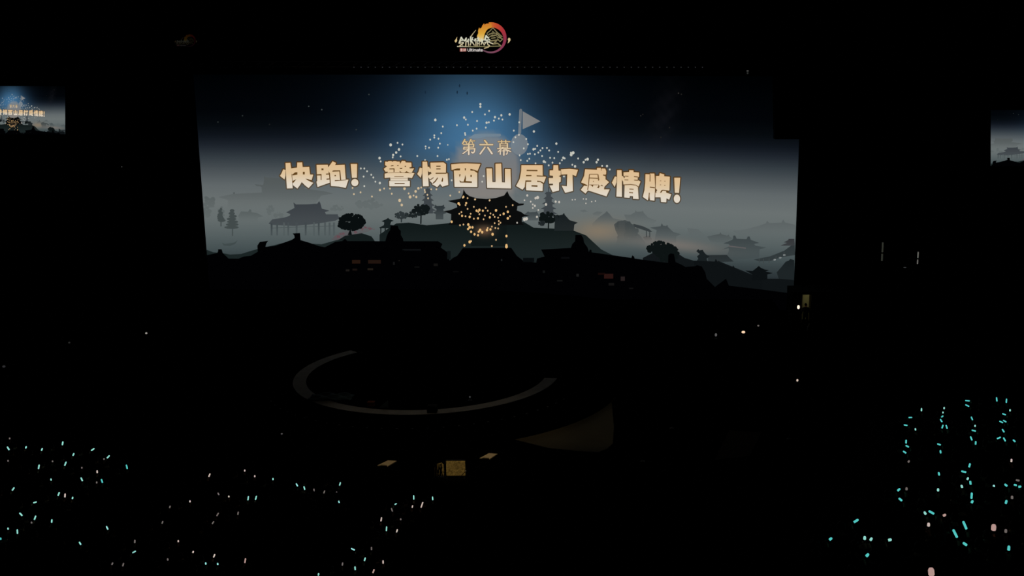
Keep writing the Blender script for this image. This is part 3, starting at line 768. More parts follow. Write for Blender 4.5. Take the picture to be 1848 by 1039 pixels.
side_screen('side_screen', 'small hanging side screen at the far left, cut by the photo edge', 84.0, 25, 877, .213, 212, 356, .25, 366, 1312, 130, 476, (82 - 1228 * .16, .16, 203 - 318 * .215, .215))
side_screen('side_screen', 'small hanging side screen at the far right, cut by the photo edge', 70.0, 1826, 553, .4, 265, 365, .35, 458, 1010, 175, 462)

# ------------------------------------------------------------------ lit emblem sign above the screen
LOG = Pic()
L_ = lambda p: Z(815, 35, 15.98, p)
N = 48
pts, cols = [], []
RC = [(-0.62, (96, 66, 78)), (0.0, (120, 74, 92)), (.7, (128, 60, 84)), (1.5, (140, 48, 72)), (2.2, (168, 50, 56)), (2.8, (190, 74, 44)), (3.3, (200, 120, 44))]


def ringc(a):
    for (p0, c0), (p1, c1) in zip(RC, RC[1:]):
        if p0 <= a <= p1:
            return lerp(c0, c1, (a - p0) / (p1 - p0))
    return RC[-1][1]


for i in range(N + 1):
    a = -0.62 + (3.92) * i / N                         # measured from straight down, counter-clockwise
    k = i / N
    for cx, cy, r in ((1140, 530, 445), (1157 - 20 * (1 - k), 577 - 20 * (1 - k), 343 + 40 * (1 - k) ** 3)):
        pts.append((cx + r * math.sin(a), cy + r * math.cos(a)))
        cols.append(ringc(a))
base = len(LOG.v)
for p, c in zip(L_(pts), cols):
    LOG.v.append(p); LOG.c.append(c); LOG.lay.append(0)
for i in range(N):
    LOG.f.append((base + 2 * i, base + 2 * i + 2, base + 2 * i + 3, base + 2 * i + 1))
fl = L_([(740, 560), (735, 470), (770, 400), (765, 330), (795, 230), (812, 272), (868, 232), (890, 170), (940, 112), (945, 155), (1010, 120), (1080, 122), (1140, 82), (1165, 238), (1060, 268), (1000, 330), (960, 410), (930, 520), (930, 600), (850, 650), (780, 620)])


def flc(x, y):
    t = (y - 40) / 34.0
    return lerp((196, 112, 40), (216, 164, 58), t / .6) if t < .6 else lerp((216, 164, 58), (226, 206, 150), min(1, (t - .6) / .4))


LOG.poly(fl, flc, 1, 2)
PALE = lambda x, y: lerp((208, 208, 186), (186, 166, 122), min(1, max(0, (y - 74) / 9.0)))
OLV = lambda x, y: (128, 118, 82)
for ln, w in [([(1190, 245), (1110, 330), (1020, 400)], 26), ([(1200, 250), (1290, 350), (1460, 500)], 26), ([(1020, 400), (1060, 460), (1180, 380)], 22), ([(1180, 340), (1245, 400)], 24), ([(1090, 420), (1300, 392)], 22), ([(1150, 480), (1300, 448)], 40), ([(1070, 520), (1180, 450)], 26), ([(1290, 400), (1420, 520)], 34), ([(1310, 500), (1470, 560)], 30), ([(1320, 560), (1400, 640), (1470, 570)], 28), ([(1150, 545), (1260, 530)], 30), ([(1110, 620), (1300, 600)], 40), ([(1310, 600), (1220, 690), (1330, 690), (1420, 762)], 36), ([(1190, 715), (1300, 700)], 30)]:
    LOG.line(L_(ln), w / 15.98, OLV, 2)
LOG.line(L_([(170, 780), (600, 785), (1000, 780), (1420, 768)]), 1.7, lambda x, y: lerp((196, 192, 166), (124, 118, 80), min(1, max(0, (x - 826) / 30))), 3)
for ln, w in [([(285, 520), (225, 680)], 45), ([(285, 525), (340, 600)], 38), ([(240, 612), (350, 600)], 25), ([(262, 655), (340, 660)], 25), ([(340, 680), (220, 780)], 34), ([(262, 690), (320, 745)], 22), ([(420, 545), (375, 620)], 36), ([(425, 535), (410, 770)], 34),
              ([(492, 570), (455, 640)], 33), ([(485, 610), (490, 750)], 28), ([(555, 505), (560, 640)], 48), ([(530, 600), (625, 590)], 25), ([(580, 620), (540, 740)], 30), ([(590, 640), (655, 742)], 30), ([(615, 520), (600, 570)], 25),
              ([(682, 560), (660, 620)], 30), ([(702, 560), (702, 760)], 26), ([(767, 520), (767, 620)], 32), ([(730, 560), (815, 560)], 20), ([(730, 608), (818, 604)], 20), ([(745, 640), (745, 760)], 24), ([(800, 640), (800, 750)], 24), ([(745, 695), (800, 695)], 18),
              ([(870, 565), (850, 640)], 34), ([(905, 600), (855, 720)], 34), ([(890, 640), (932, 720)], 28), ([(1000, 470), (960, 590)], 48), ([(1000, 480), (1065, 540)], 42), ([(960, 600), (1105, 588)], 32), ([(1020, 600), (1045, 720), (1100, 760), (1060, 800), (952, 832)], 32), ([(950, 660), (1090, 640)], 26), ([(1060, 650), (1190, 700)], 32), ([(1000, 650), (940, 740)], 28)]:
    LOG.line(L_(ln), w / 15.98, PALE, 4)
LOG.line(L_([(555, 500), (620, 410), (700, 310)]), 2.2, lambda x, y: (176, 160, 122), 4, True, 0.7)
LOG.poly(L_([(165, 500), (158, 560), (165, 620), (122, 675), (85, 620), (120, 575)]), lambda x, y: (204, 180, 128), 3, 0)
LOG.poly(L_([(1650, 528), (1692, 545), (1702, 600), (1660, 660), (1618, 692), (1640, 620), (1622, 570)]), lambda x, y: (206, 184, 138), 3, 0)
LOG.poly(L_([(240, 832), (425, 832), (425, 925), (240, 925)]), lambda x, y: (146, 62, 54), 3, 0)
RW = lambda x, y: (222, 196, 186)
for ln, w in [([(258, 850), (318, 850)], 10), ([(288, 842), (288, 915)], 12), ([(262, 866), (314, 866), (314, 892), (262, 892), (262, 866)], 10), ([(255, 914), (322, 914)], 10), ([(345, 858), (380, 858)], 10), ([(340, 880), (385, 880)], 10), ([(362, 842), (362, 916)], 12), ([(345, 900), (345, 914)], 9), ([(380, 896), (380, 914)], 9), ([(398, 850), (398, 895)], 10), ([(414, 842), (414, 916)], 12)]:
    LOG.line(L_(ln), w / 15.98, RW, 4)
GW = lambda x, y: (214, 206, 202)
UL = [[(470, 845), (470, 900), (485, 918), (510, 918), (522, 900), (522, 845)], [(548, 842), (548, 918)], [(578, 850), (578, 910), (595, 918)], [(562, 866), (596, 866)], [(620, 868), (620, 918)], [(620, 845), (620, 850)],
      [(648, 918), (648, 868)], [(648, 875), (668, 866), (682, 880), (682, 918)], [(682, 880), (702, 866), (716, 880), (716, 918)], [(742, 872), (770, 866), (782, 880), (782, 918)], [(780, 892), (748, 896), (742, 910), (758, 919), (782, 908)], [(812, 850), (812, 910), (828, 918)], [(798, 866), (830, 866)],
      [(848, 894), (894, 890), (888, 870), (868, 865), (850, 878), (846, 900), (862, 918), (892, 914)]]
for ln in UL:
    LOG.line(L_(ln), 0.95, GW, 4)


def sign(label, Y, scale, cx, cy, material, group):
    def mp(x, y, l):
        q = at_y(cx + (x - 871) * scale, cy + (y - 68) * scale, Y)
        return Vector((q.x, Y - 0.02 - 0.012 * l, q.z))
    c = mp(871, 68, 0)
    root = empty('emblem_sign', (c.x, Y, c.z), label, 'sign', group)
    link('emblem', LOG.mesh('emblem', rel(root, mp)), material, root)
    a = mp(816, 34, 0); b = mp(926, 102, 0)
    MB().box((a.x - c.x, .01, b.z - c.z), (b.x - c.x, .22, a.z - c.z), .02).build('panel', M_black, root)
    for k in (.2, .8):
        x = a.x + (b.x - a.x) * k - c.x
        MB().tube((x, .11, a.z - c.z), (x, .11, 29.98 - c.z), .02, n=6).build('cable', M_cable, root)


sign('lit emblem sign with a flaming red ring hung above the big screen', 80.5, 1.0, 871, 68, M_led, 'emblem signs')
sign('dimmed emblem sign hanging nearly dark at the upper left', 79.5, .4, 336, 73, M_led_low, 'emblem signs')  # a very weak glow gives this copy its faint look

# ------------------------------------------------------------------ truss over the screen with a row of tiny lights
YT, ZTR = 81.0, 18.42
tr = empty('lighting_truss', (0, YT, ZTR), 'black box truss running above the big screen', 'truss')
for dy in (-.18, .18):
    for dz in (-.18, .18):
        MB().tube((-30, dy, dz), (16, dy, dz), .03, n=8).build('chord', M_metal, tr)
m_ = MB()
for i in range(92):
    x = -30 + i * .5; s = .18 if i % 2 else -.18
    m_.tube((x, -.18, s), (x + .5, -.18, -s), .014, n=5); m_.tube((x, .18, s), (x + .5, .18, -s), .014, n=5)
    m_.tube((x, s, -.18), (x + .5, -s, -.18), .014, n=5)
m_.build('lattice', M_metal, tr)
for x in (-28, -18, -7, 4, 14):
    MB().tube((x, 0, .18), (x, 0, 29.98 - ZTR), .02, n=6).build('cable', M_cable, tr)
G_dot = glow('rig_dot', (58, 60, 62))
proto = None
for i in range(50):
    px = 640 + i * 12.8
    x = at_y(px, 120, YT).x
    if proto is None:
        proto = MB().lathe([(0, -.07), (.05, -.06), (.055, 0), (.05, .03), (0, .035)], 10).build('rig_light', M_metal)
        ln = MB().lathe([(0, -.02), (.036, -.015), (.036, .0), (0, .002)], 10).mesh('lens')
        ln.transform(Matrix.Rotation(math.radians(90), 4, 'X'))
        for v in ln.vertices:
            v.co.y -= .05; v.co.z -= .02
        lo = link('lens', ln, G_dot, proto); o = proto
    else:
        o = proto.copy(); COL.objects.link(o); l2 = lo.copy(); COL.objects.link(l2); l2.parent = o
    o.location = (x, YT - .18, ZTR - .2)
    tag(o, 'tiny dim light in the row on the truss above the screen', 'light', 'row of tiny truss lights')

# ------------------------------------------------------------------ loudspeaker array that hides the top right corner of the screen
a = at_y(1393, 133, 79.5); b = at_y(1397, 251, 79.5); c = at_y(1446, 252, 79.5)
arr = empty('line_array', (b.x, 79.5, b.z), 'hanging black loudspeaker array over the right corner of the big screen', 'loudspeaker')
n = 9; hh = (18.9 - b.z) / n
for i in range(n):
    z = hh * i; x0 = (a.x - b.x) * i / n
    cb = MB().box((x0, -.35, z + .01), (c.x - b.x + .5, .45, z + hh - .01), .03).build('cabinet', M_black, arr)
    MB().box((x0 + .08, -.39, z + .07), (c.x - b.x + .42, -.34, z + hh - .07), .01).build('grille', M_metal, cb)
MB().box((-.1, -.3, 18.92 - b.z), (c.x - b.x + .5, .4, 19.05 - b.z)).build('flying_frame', M_metal, arr)
for x in (.2, 1.7):
    MB().tube((x, 0, 19.05 - b.z), (x, 0, 29.98 - b.z), .025, n=6).build('cable', M_cable, arr)
# little grey box and glint on the rig beside it
p_ = at_y(1349, 130, 80.0)
o = MB().box((-.1, -.06, -.17), (.1, .06, .17), .015).build('control_box', mat('grey_plastic', (120, 120, 118), .5), None, p_)
tag(o, 'small grey box hung beside the loudspeaker array, right of the truss lights', 'box')
MB().box((-.07, -.065, .03), (.07, -.06, .13)).build('screen_panel', glow('small_readout', (62, 63, 60)), o)
MB().box((-.05, -.065, -.13), (.06, -.06, -.02)).build('keypad', glow('small_readout_low', (40, 41, 40)), o)
MB().tube((0, 0, .17), (0, 0, 29.98 - p_.z), .012, n=6).build('cable', M_cable, o)

# ------------------------------------------------------------------ stages
st = empty('main_stage', (-10, 75.6, 0), 'long black stage deck in front of the big screen', 'stage')
MB().box((-22, 0, .82), (22.9, 6.0, .95), .02).build('deck', M_dark, st)
MB().box((-21.9, .06, 0), (22.8, 5.9, .82)).build('skirt', M_wall, st)
CX, CY = -10.28, 62.8
rs = empty('round_stage', (CX, CY, 0), 'round black stage with a pale ring on its deck', 'stage')
MB().lathe([(0, 0), (11.3, 0), (11.3, .3), (11.2, .34), (0, .34)], 96).build('lower_tier', M_dark, rs)
MB().lathe([(0, .34), (7.8, .34), (7.8, .62), (7.76, .66), (0, .66)], 96).build('upper_tier', M_dark, rs)
arc = [math.radians(138 + (352 - 138) * i / 90.0) for i in range(91)]                # the far rim is left out where the dark hides it
MB().prism([(7.72 * math.cos(t), 7.72 * math.sin(t)) for t in arc] + [(6.98 * math.cos(t), 6.98 * math.sin(t)) for t in reversed(arc)], .64, .664).build('pale_edge_ring', M_ring, rs)
for i in range(26):
    an = math.radians(-150 + i * 4.9)
    MB().box((-.06, -.05, .34), (.06, .05, .41), .01, Matrix.Rotation(an + math.pi / 2, 3, 'Z'), Vector((0, 0, 0))).build('footlight', M_handle, rs, (9.2 * math.cos(an), 9.2 * math.sin(an), 0))
q = at_z(781, 742, .66)
o = MB().box((-.26, -.2, 0), (.26, .3, .36), .04).build('stage_monitor', M_black, None, (q.x, q.y - .15, .668))
o.location.y = CY - 7.3
tag(o, 'black wedge monitor covering the front of the pale ring', 'loudspeaker')
MB().box((-.22, -.215, .05), (.22, -.2, .3), .01).build('grille', M_metal, o)
# props lying just inside the ring
g = bmesh.new()
bmesh.ops.create_grid(g, x_segments=24, y_segments=12, size=.5)
for v in g.verts:
    v.co = Vector((v.co.x * 2.3, v.co.y * 1.1, .1 + .05 * math.sin(v.co.x * 14 + v.co.y * 9) + .04 * math.cos(v.co.y * 17) - .09 * (abs(v.co.x) * 2) ** 4))
    v.co.z = max(v.co.z, .01)
m_ = MB(); m_.bm.free(); m_.bm = g
q = at_z(598, 717, .7)
o = m_.build('folded_cloth', M_blue, None, (q.x, q.y, .69), True)
o.modifiers.new('t', 'SOLIDIFY').thickness = .02
tag(o, 'grey blue cloth lying inside the left front of the pale ring', 'cloth')
q = at_z(670, 731, .7)
o = empty('small_crate', (q.x, q.y, .668), 'small dull orange crate on the round stage beside the ring', 'crate')
MB().box((-.17, -.13, 0), (.17, .13, .2), .01).build('body', M_orange, o)
MB().box((-.19, -.15, .2), (.19, .15, .24), .008).build('lid', M_orange, o)
q = at_z(693, 734, .7)
o = empty('prop_board', (q.x, q.y, .668), 'pale blue triangular prop board standing beside the orange crate', 'board')
pr = MB().prism([(-.25, 0), (.22, 0), (.22, .38)], -.02, .02).mesh('panel'); pr.transform(Matrix.Rotation(math.radians(90), 4, 'X'))
link('panel', pr, mat('pale_blue_board', (128, 150, 156), .7), o)
MB().box((.1, -.02, 0), (.14, .3, .04)).build('foot', M_black, o)
# beige sheet whose colour paints dimly lit floor, and a brown patch beyond
for pl, mm, lab, nm in [([(938, 801), (990, 808), (1050, 814), (1080, 815.5), (1096, 809), (1106, 800), (1108, 770), (1103, 716), (1060, 730)], M_litfloor, 'pale beige sheet painted as lit floor, curving round the right of the round stage', 'floor_patch'),
                        ([(1290, 829), (1352, 824), (1374, 780), (1316, 776)], M_brownpatch, 'dim brown floor patch right of the beige one', 'floor_patch')]:
    pts = [at_z(x, y, .02) for x, y in pl]
    if mm is M_litfloor:                                       # follow the round stage
        arc = []
        pts[0] = None
        for i in range(17):
            an = math.radians(-14 - (59 - 14) * i / 16.0); arc.append(Vector((CX + 11.35 * math.cos(an), CY + 11.35 * math.sin(an), 0)))
        pts = pts[1:8] + arc
    tag(MB().prism([(p.x, p.y) for p in pts], .004, .02).build(nm, mm), lab, 'mat', 'floor patches')

# ------------------------------------------------------------------ small tables with notched beige tops, and the gold panel
for px, py, lab in [(699, 835, 'low beige-topped table left of the gold panel'), (882, 822, 'low beige-topped table behind and right of the gold panel')]:
    q = at_z(px, py, .5)
    t = empty('side_table', (q.x, q.y, 0), lab, 'table', 'low beige-topped tables', math.radians(-6))
    sh = .22
    pl = [(-.36, -.34), (-.28, -.34), (-.2, -.24), (.06, -.26), (.1, -.38), (.14, -.38), (.36, .3), (-.06, .34)]
    MB().prism(pl, .46, .5).build('tabletop', M_beige, t)
    for x, y in ((-.28, -.29), (.1, -.32), (.3, .26), (-.05, .28)):
        MB().tube((x, y, 0), (x, y, .46), .02, n=8).build('leg', M_metal, t)
q0 = at_z(823, 858, .1)
gp = empty('gold_panel', (q0.x, q0.y, 0), 'gold hammered panel lit by a warm beam on the dark floor', 'panel')
ml = MB().box((-.44, -.03, .1), (.44, .03, .82), .012).build('panel', M_gold, gp)
MB().box((-.47, -.02, .06), (.47, .05, .1)).box((-.47, -.02, .82), (.47, .05, .86)).box((-.48, -.02, .06), (-.44, .05, .86)).box((.44, -.02, .06), (.48, .05, .86)).build('frame', M_metal, gp)
for x in (-.4, .4):
    MB().box((x - .04, -.22, 0), (x + .04, .25, .06), .01).build('foot', M_metal, gp)
# woven screen of gilded sticks left of it
bs = empty('gilded_lattice', (q0.x - .75, q0.y + .02, 0), 'gold lattice panel crossed by dark sticks left of the gold panel', 'panel')
lp = MB().prism([(-.25, .0), (.22, .04), (.24, .5), (.1, .66), (-.12, .6), (-.22, .46)], -.02, .02).mesh('panel'); lp.transform(Matrix.Rotation(math.radians(90), 4, 'X')); lp.transform(Matrix.Translation((0, 0, .06)))
link('panel', lp, M_gold, bs)
MB().box((-.26, -.14, 0), (.26, .12, .06), .01).build('base', M_metal, bs)
rg = random.Random(5)
for i in range(12):
    x = -.22 + i * .038
    MB().tube((x + rg.uniform(-.05, .05), -.05 - .006 * i, .06), (x + rg.uniform(-.12, .12), -.05 - .006 * i, .78 + rg.uniform(-.12, .1)), .014, n=6).build('stick', M_black, bs)
for zz in (.2, .34):
    MB().tube((-.26, -.13, zz), (.24, -.13, zz - .03), .013, n=6).build('crossbar', M_black, bs)
o = MB().tube((0, 0, 0), (.34, .02, .36), .014, n=8).build('leaning_pole', M_black, None, (q0.x + .12, q0.y - .2, 0.01))
tag(o, 'thin dark pole leaning across the lower right of the gold panel', 'pole')
MB().lathe([(0, -.02), (.024, -.01), (.024, .02), (0, .03)], 8, (.35, .02, .38)).build('tip', M_pale, o)

# ------------------------------------------------------------------ lit doorway at the right of the stage with a person in it
YD = 77.0
dl = at_y(1448.5, 533, YD).x; dr = at_y(1464, 533, YD).x; dz = 2.33
x0_ = dl - .62; x1_ = dr + 2.2
structure('wall_partition', MB().box((x0_, YD, 0), (dl, YD + .15, 2.55)).box((dr, YD, 0), (x1_, YD + .15, 2.55)).box((dl, YD, dz), (dr, YD + .15, 2.55)), M_wall)
structure('wall_corridor', MB().box((x0_, YD + 2.2, 0), (x1_, YD + 2.25, 2.4)), M_cream)
structure('wall_corridor_shell', MB().box((x0_, YD + .15, 2.4), (x1_ + .1, YD + 2.35, 2.5)).box((x1_, YD + .15, 0), (x1_ + .1, YD + 2.35, 2.4)).box((x0_, YD + 2.25, 0), (x1_, YD + 2.35, 2.4)).box((x0_ - .1, YD + .15, 0), (x0_, YD + 2.35, 2.5)), M_wall)
d = structure('door_1', MB().box((dl - .05, YD - .04, 0), (dl, YD + .17, dz + .05)).box((dr, YD - .04, 0), (dr + .05, YD + .17, dz + .05)).box((dl, YD - .04, dz), (dr, YD + .17, dz + .05)), mat('door_frame_paint', (120, 118, 96), .6))
lf = MB().box((0, .0, .01), (.04, .6, dz - .02), .005).build('door_leaf', M_cream, d, (dr + .01, YD + .2, 0))
MB().tube((-.04, .5, 1.0), (-.04, .38, 1.0), .015, n=8).build('door_handle', M_metal, lf)
L = bpy.data.lights.new('corridor_light', 'AREA'); L.energy = 2.5; L.size = .5; L.color = (1.0, .95, .72)
lo_ = bpy.data.objects.new('corridor_light', L); COL.objects.link(lo_); lo_.location = ((dl + dr) / 2 + .6, YD + 1.2, 2.38)


# ------------------------------------------------------------------ people
def skin_mesh(nodes, edges, root, name, sub_=1):
    me = bpy.data.meshes.new(name); me.from_pydata([n[0] for n in nodes], edges, [])
    o = bpy.data.objects.new(name, me); COL.objects.link(o)
    o.modifiers.new('skin', 'SKIN').use_smooth_shade = True
    for v, n in zip(me.skin_vertices[0].data, nodes):
        v.radius = (n[1], n[2] if len(n) > 2 else n[1])
    me.skin_vertices[0].data[root].use_root = True
    if sub_:
        o.modifiers.new('sub', 'SUBSURF').levels = sub_
        o.modifiers['sub'].render_levels = sub_
    dg = bpy.context.evaluated_depsgraph_get(); dg.update()
    r = bpy.data.meshes.new_from_object(o.evaluated_get(dg)); r.name = name
    bpy.data.objects.remove(o); bpy.data.meshes.remove(me)
    return r


def hand_nodes(wr, pd, s, nodes, edges, wi):
    """palm, four fingers of unequal length curled round a stick, and a thumb from the side of the palm"""
    pd = Vector(pd).normalized(); side = Vector((s, 0, 0)); fwd = Vector((0, 1, 0)); 
    if abs(pd.y) > .8:
        fwd = Vector((0, 0, -1))
    c = Vector(wr) + pd * .05
    nodes.append((tuple(c), .042, .036)); edges.append((wi, len(nodes) - 1))
    nodes.append((tuple(c + pd * .055), .046, .034)); edges.append((len(nodes) - 2, len(nodes) - 1))
    chains = []
    for k, ln in enumerate((.070, .080, .075, .060)):
        b = c + pd * .035 + side * (.027 - .018 * k)
        chains.append([(b, .010), (b + pd * ln * .35 + fwd * .018, .0095), (b + pd * ln * .3 + fwd * .044, .009), (b - pd * ln * .05 + fwd * .046, .008)])
    b = c - pd * .01 - side * .028
    chains.append([(b, .012), (b - side * .022 + fwd * .018 + pd * .012, .011), (b - side * .01 + fwd * .042 + pd * .022, .009)])
    return chains


BODY = {}


def person_mesh(hz, s):
    """standing figure, origin between the feet, facing +Y; one hand lifted to height hz"""
    key = (hz, s)
    if key in BODY:
        return BODY[key]
    hand = Vector((s * .27, .36, hz - .05))
    sh = Vector((s * .19, .0, 1.40))
    el = (sh + hand) / 2 + Vector((s * .08, -.06, -.12 if hz < 1.75 else -.02))
    wr = hand - (hand - el).normalized() * .09
    nodes = [((0, 0, .93), .19, .15), ((0, .01, 1.10), .185, .145), ((0, .0, 1.28), .21, .15), ((0, -.01, 1.41), .15, .11), ((0, .0, 1.47), .075, .075), ((0, .015, 1.53), .068, .068), ((0, .02, 1.59), .066, .066), ((0, .02, 1.63), .05, .05),
             (tuple(sh), .085), (tuple(el), .06), (tuple(wr), .036),
             ((-s * .19, 0, 1.40), .085), ((-s * .26, .02, 1.14), .06), ((-s * .25, .12, .93), .036),
             ((.10, 0, .84), .125), ((.115, .02, .50), .085), ((.12, -.03, .12), .056), ((.13, .10, .045), .055, .045), ((.135, .16, .035), .042, .034),
             ((-.10, 0, .84), .125), ((-.115, .02, .50), .085), ((-.12, -.03, .12), .056), ((-.13, .10, .045), .055, .045), ((-.135, .16, .035), .042, .034)]
    edges = [(0, 1), (1, 2), (2, 3), (3, 4), (4, 5), (5, 6), (6, 7), (3, 8), (8, 9), (9, 10), (3, 11), (11, 12), (12, 13), (0, 14), (14, 15), (15, 16), (16, 17), (17, 18), (0, 19), (19, 20), (20, 21), (21, 22), (22, 23)]
    ch = hand_nodes(wr, hand - el, s, nodes, edges, 10)
    ch += hand_nodes((-s * .24, .12, .93), (0, .35, -.9), -s, nodes, edges, 13)
    ch += [[((0, .118, 1.65), .012), ((0, .136, 1.615), .016), ((0, .118, 1.605), .012)], [((.074, .02, 1.60), .016), ((.082, .01, 1.645), .018)], [((-.074, .02, 1.60), .016), ((-.082, .01, 1.645), .018)], [((-.024, .112, 1.568), .009), ((.024, .112, 1.568), .009)]]
    me = skin_mesh(nodes, edges, 0, 'person')
    bm = bmesh.new(); bm.from_mesh(me)
    for c in ch:
        fm = skin_mesh([(tuple(p), r) for p, r in c], [(i, i + 1) for i in range(len(c) - 1)], 0, 'digit', 0)
        bm.from_mesh(fm); bpy.data.meshes.remove(fm)
    hd = bmesh.new(); bmesh.ops.create_uvsphere(hd, u_segments=20, v_segments=14, radius=1)
    for v in hd.verts:
        x, y, z = v.co
        t = max(0, -z)
        x *= 1 - .3 * t * t; y = y * (1 - .22 * t) + .16 * t
        if y > .85 and abs(z) < .35:
            y -= .05
        v.co = (x * .080, .025 + y * .100, 1.635 + z * .122)
    hme = bpy.data.meshes.new('head'); hd.to_mesh(hme); hd.free(); bm.from_mesh(hme); bpy.data.meshes.remove(hme)
    for sx in (-1, 1):
        bmesh.ops.create_uvsphere(bm, u_segments=8, v_segments=6, radius=.011, matrix=Matrix.Translation((sx * .030, .114, 1.645)))
    z0 = min(v.co.z for v in bm.verts)
    for v in bm.verts:
        v.co.z -= z0
    bm.to_mesh(me); bm.free()
    me.materials.clear()
    for x in (M_cloth, M_trous, M_skin, M_black):
        me.materials.append(x)
    oh = Vector((-s * .24, .14, .9))
    for p in me.polygons:
        c = p.center; p.use_smooth = True
        if c.y > .118 and abs(c.z - 1.645) < .014 and .016 < abs(c.x) < .045:
            p.material_index = 3
        elif c.z > 1.49 and abs(c.x) < .12 and c.y < .2 or (c - hand).length < .12 or (c - oh).length < .1:
            p.material_index = 2
        elif c.z < .09:
            p.material_index = 3
        elif c.z < .9 and abs(c.x) < .22:
            p.material_index = 1
    BODY[key] = me
    return me


hm = bmesh.new(); bmesh.ops.create_uvsphere(hm, u_segments=18, v_segments=12, radius=1)
for v in list(hm.verts):
    v.co = Vector((v.co.x * .088, v.co.y * .108 + .02, v.co.z * .118 + 1.652))
bmesh.ops.delete(hm, geom=[v for v in hm.verts if v.co.z < 1.575 or (v.co.y > .07 and v.co.z < 1.69) or (v.co.y > .03 and v.co.z < 1.62)], context='VERTS')
HAIR = bpy.data.meshes.new('hair'); hm.to_mesh(HAIR); hm.free(); HAIR.materials.append(M_hair)
for p in HAIR.polygons:
    p.use_smooth = True


def add_person(x, y, z, hz, s, label, group=None, rz=0.0, cat='person'):
    o = link('person', person_mesh(hz, s), None, None, (x, y, z)); o.rotation_euler.z = rz
    tag(o, label, cat, group)
    link('hair', HAIR, None, o)
    return o


o = add_person((dl + dr) / 2 - .10, YD - .28, 0, 1.05, 1, 'person in dark clothes standing as a silhouette in the lit doorway', None, .15)
fc = empty('flight_case', (dr + .1, YD - 1.2, 0), 'low black equipment case standing in front of the doorway', 'case')
MB().box((-.68, -.25, .05), (.68, .25, .62), .02).build('body', M_black, fc)
MB().box((-.7, -.27, .6), (.7, .27, .68), .015).build('lid', M_black, fc)
for x in (-.6, .6):
    for y in (-.18, .18):
        MB().tube((x - .03, y, .035), (x + .03, y, .035), .035, n=12).build('caster', M_metal, fc)
q = at_y(1461, 583, 75.2)
g = MB().lathe([(0, 0), (.14, .0), (.17, .12), (.16, .35), (.1, .5), (.04, .56), (.07, .62), (0, .6)], 16).build('sack', M_pale, None, (q.x, 75.2, 0), True)
tag(g, 'pale sack on the floor in front of the black case by the doorway', 'sack')
MB().lathe([(.05, .54), (.055, .57), (.045, .57)], 12).build('tie', M_orange, g)


# ------------------------------------------------------------------ small lamps scattered on and round the stage
def small_lamp(px, py, Y, r, ry, c, strength, label, base_z=0.0, pole_top=0.0):
    q = at_y(px, py, Y)
    o = empty('small_lamp', (q.x, q.y, base_z), label, 'lamp', 'small lamps')
    h = q.z - base_z
    MB().lathe([(0, 0), (.12, 0), (.12, .02), (.03, .04), (0, .04)], 14).build('base', M_metal, o)
    MB().tube((0, .06, .03), (0, .06, h + max(.05, pole_top)), .014, n=8).build('pole', M_metal, o)
    MB().lathe([(0, -ry), (r * .75, -ry * .7), (r, 0), (r * .75, ry * .7), (0, ry)], 14, (0, 0, h)).build('bulb', glow('lamp_glow', c, strength), o, None, True)
    MB().box((-.02, .0, h - .015), (.02, .07, h + .015)).build('bracket', M_metal, o)


small_lamp(1441, 554, 76.3, .095, .15, (255, 232, 205), 1.3, 'bright warm lamp on a stand left of the lit doorway', 0, .9)
small_lamp(1341.5, 599, 74.2, .13, .085, (250, 214, 178), 1.0, 'warm little lamp at the right end of the long stage')
small_lamp(1368.5, 587.5, 75.0, .07, .06, (92, 88, 84), 1.0, 'faint lamp right of the warm little lamp by the stage')
small_lamp(1292, 604, 73.5, .08, .12, (84, 84, 84), 1.0, 'faint lamp left of the warm little lamp by the stage')
small_lamp(264, 601, 74.2, .07, .07, (150, 148, 140), 1.0, 'small white lamp at the left end of the long stage')
small_lamp(1439, 686, 63.2, .06, .08, (216, 196, 180), 1.0, 'small white lamp on the dark floor below the lit doorway')
small_lamp(1160, 842.5, 50.0, .085, .05, (206, 206, 204), 1.0, 'small white lamp on the floor right of the beige floor patch')
small_lamp(508.5, 782.5, 52.3, .05, .04, (70, 70, 70), 1.0, 'faint lamp on the floor left of the round stage')
small_lamp(1212, 776, 54.8, .05, .04, (64, 64, 64), 1.0, 'faint lamp on the floor between the two floor patches')
small_lamp(1423.5, 796, 53.2, .06, .035, (66, 66, 66), 1.0, 'faint lamp on the floor beside the right stand')
small_lamp(848, 716, 57.5, .04, .06, (58, 60, 60), 1.0, 'faint lamp on the round stage deck', .668)
small_lamp(125, 618, 71.8, .07, .06, (36, 36, 36), 1.0, 'very faint lamp on the floor left of the long stage')
small_lamp(7, 661, 66.2, .09, .07, (44, 44, 46), 1.0, 'faint lamp on the floor at the left edge of the photo')
for px, py, r, c, lab in [(219.5, 301, .055, (92, 92, 88), 'tiny indicator light high on the back wall left of the big screen'), (1633, 484, .12, (56, 58, 58), 'dim glowing disc painting a handrail glint, between the two lit door gaps')]:  # the second glow is painted in for a handrail glint
    q = at_y(px, py, 97.95)
    if q.z < .3:
        q.z = .3
    o = empty('wall_glow', (q.x, 98, q.z), lab, 'light', 'wall indicator lights')
    MB().box((-r * 1.5, -.03, -r * 1.2), (r * 1.5, 0, r * 1.2), .01).build('housing', M_metal, o)
    MB().lathe([(0, -.02), (r, -.01), (r, .02), (0, .03)], 12).build('lens', glow('indicator', c), o).location.y = -.04

# ------------------------------------------------------------------ raked stand on the right
EX = lambda Y: 3.2 + (Y - 20) * .32
STEPS = []
m_ = MB()
k = 0
Y = 51.4
while Y > 16:
    Y0 = Y - .85; z = 1.85 + (50 - (Y0 + .42)) * .213
    STEPS.append((Y0, Y, z))
    m_.box((EX(Y0 + .42), Y0, 0), (40, Y, z)); Y = Y0
structure('seating_stand', m_, M_wall)


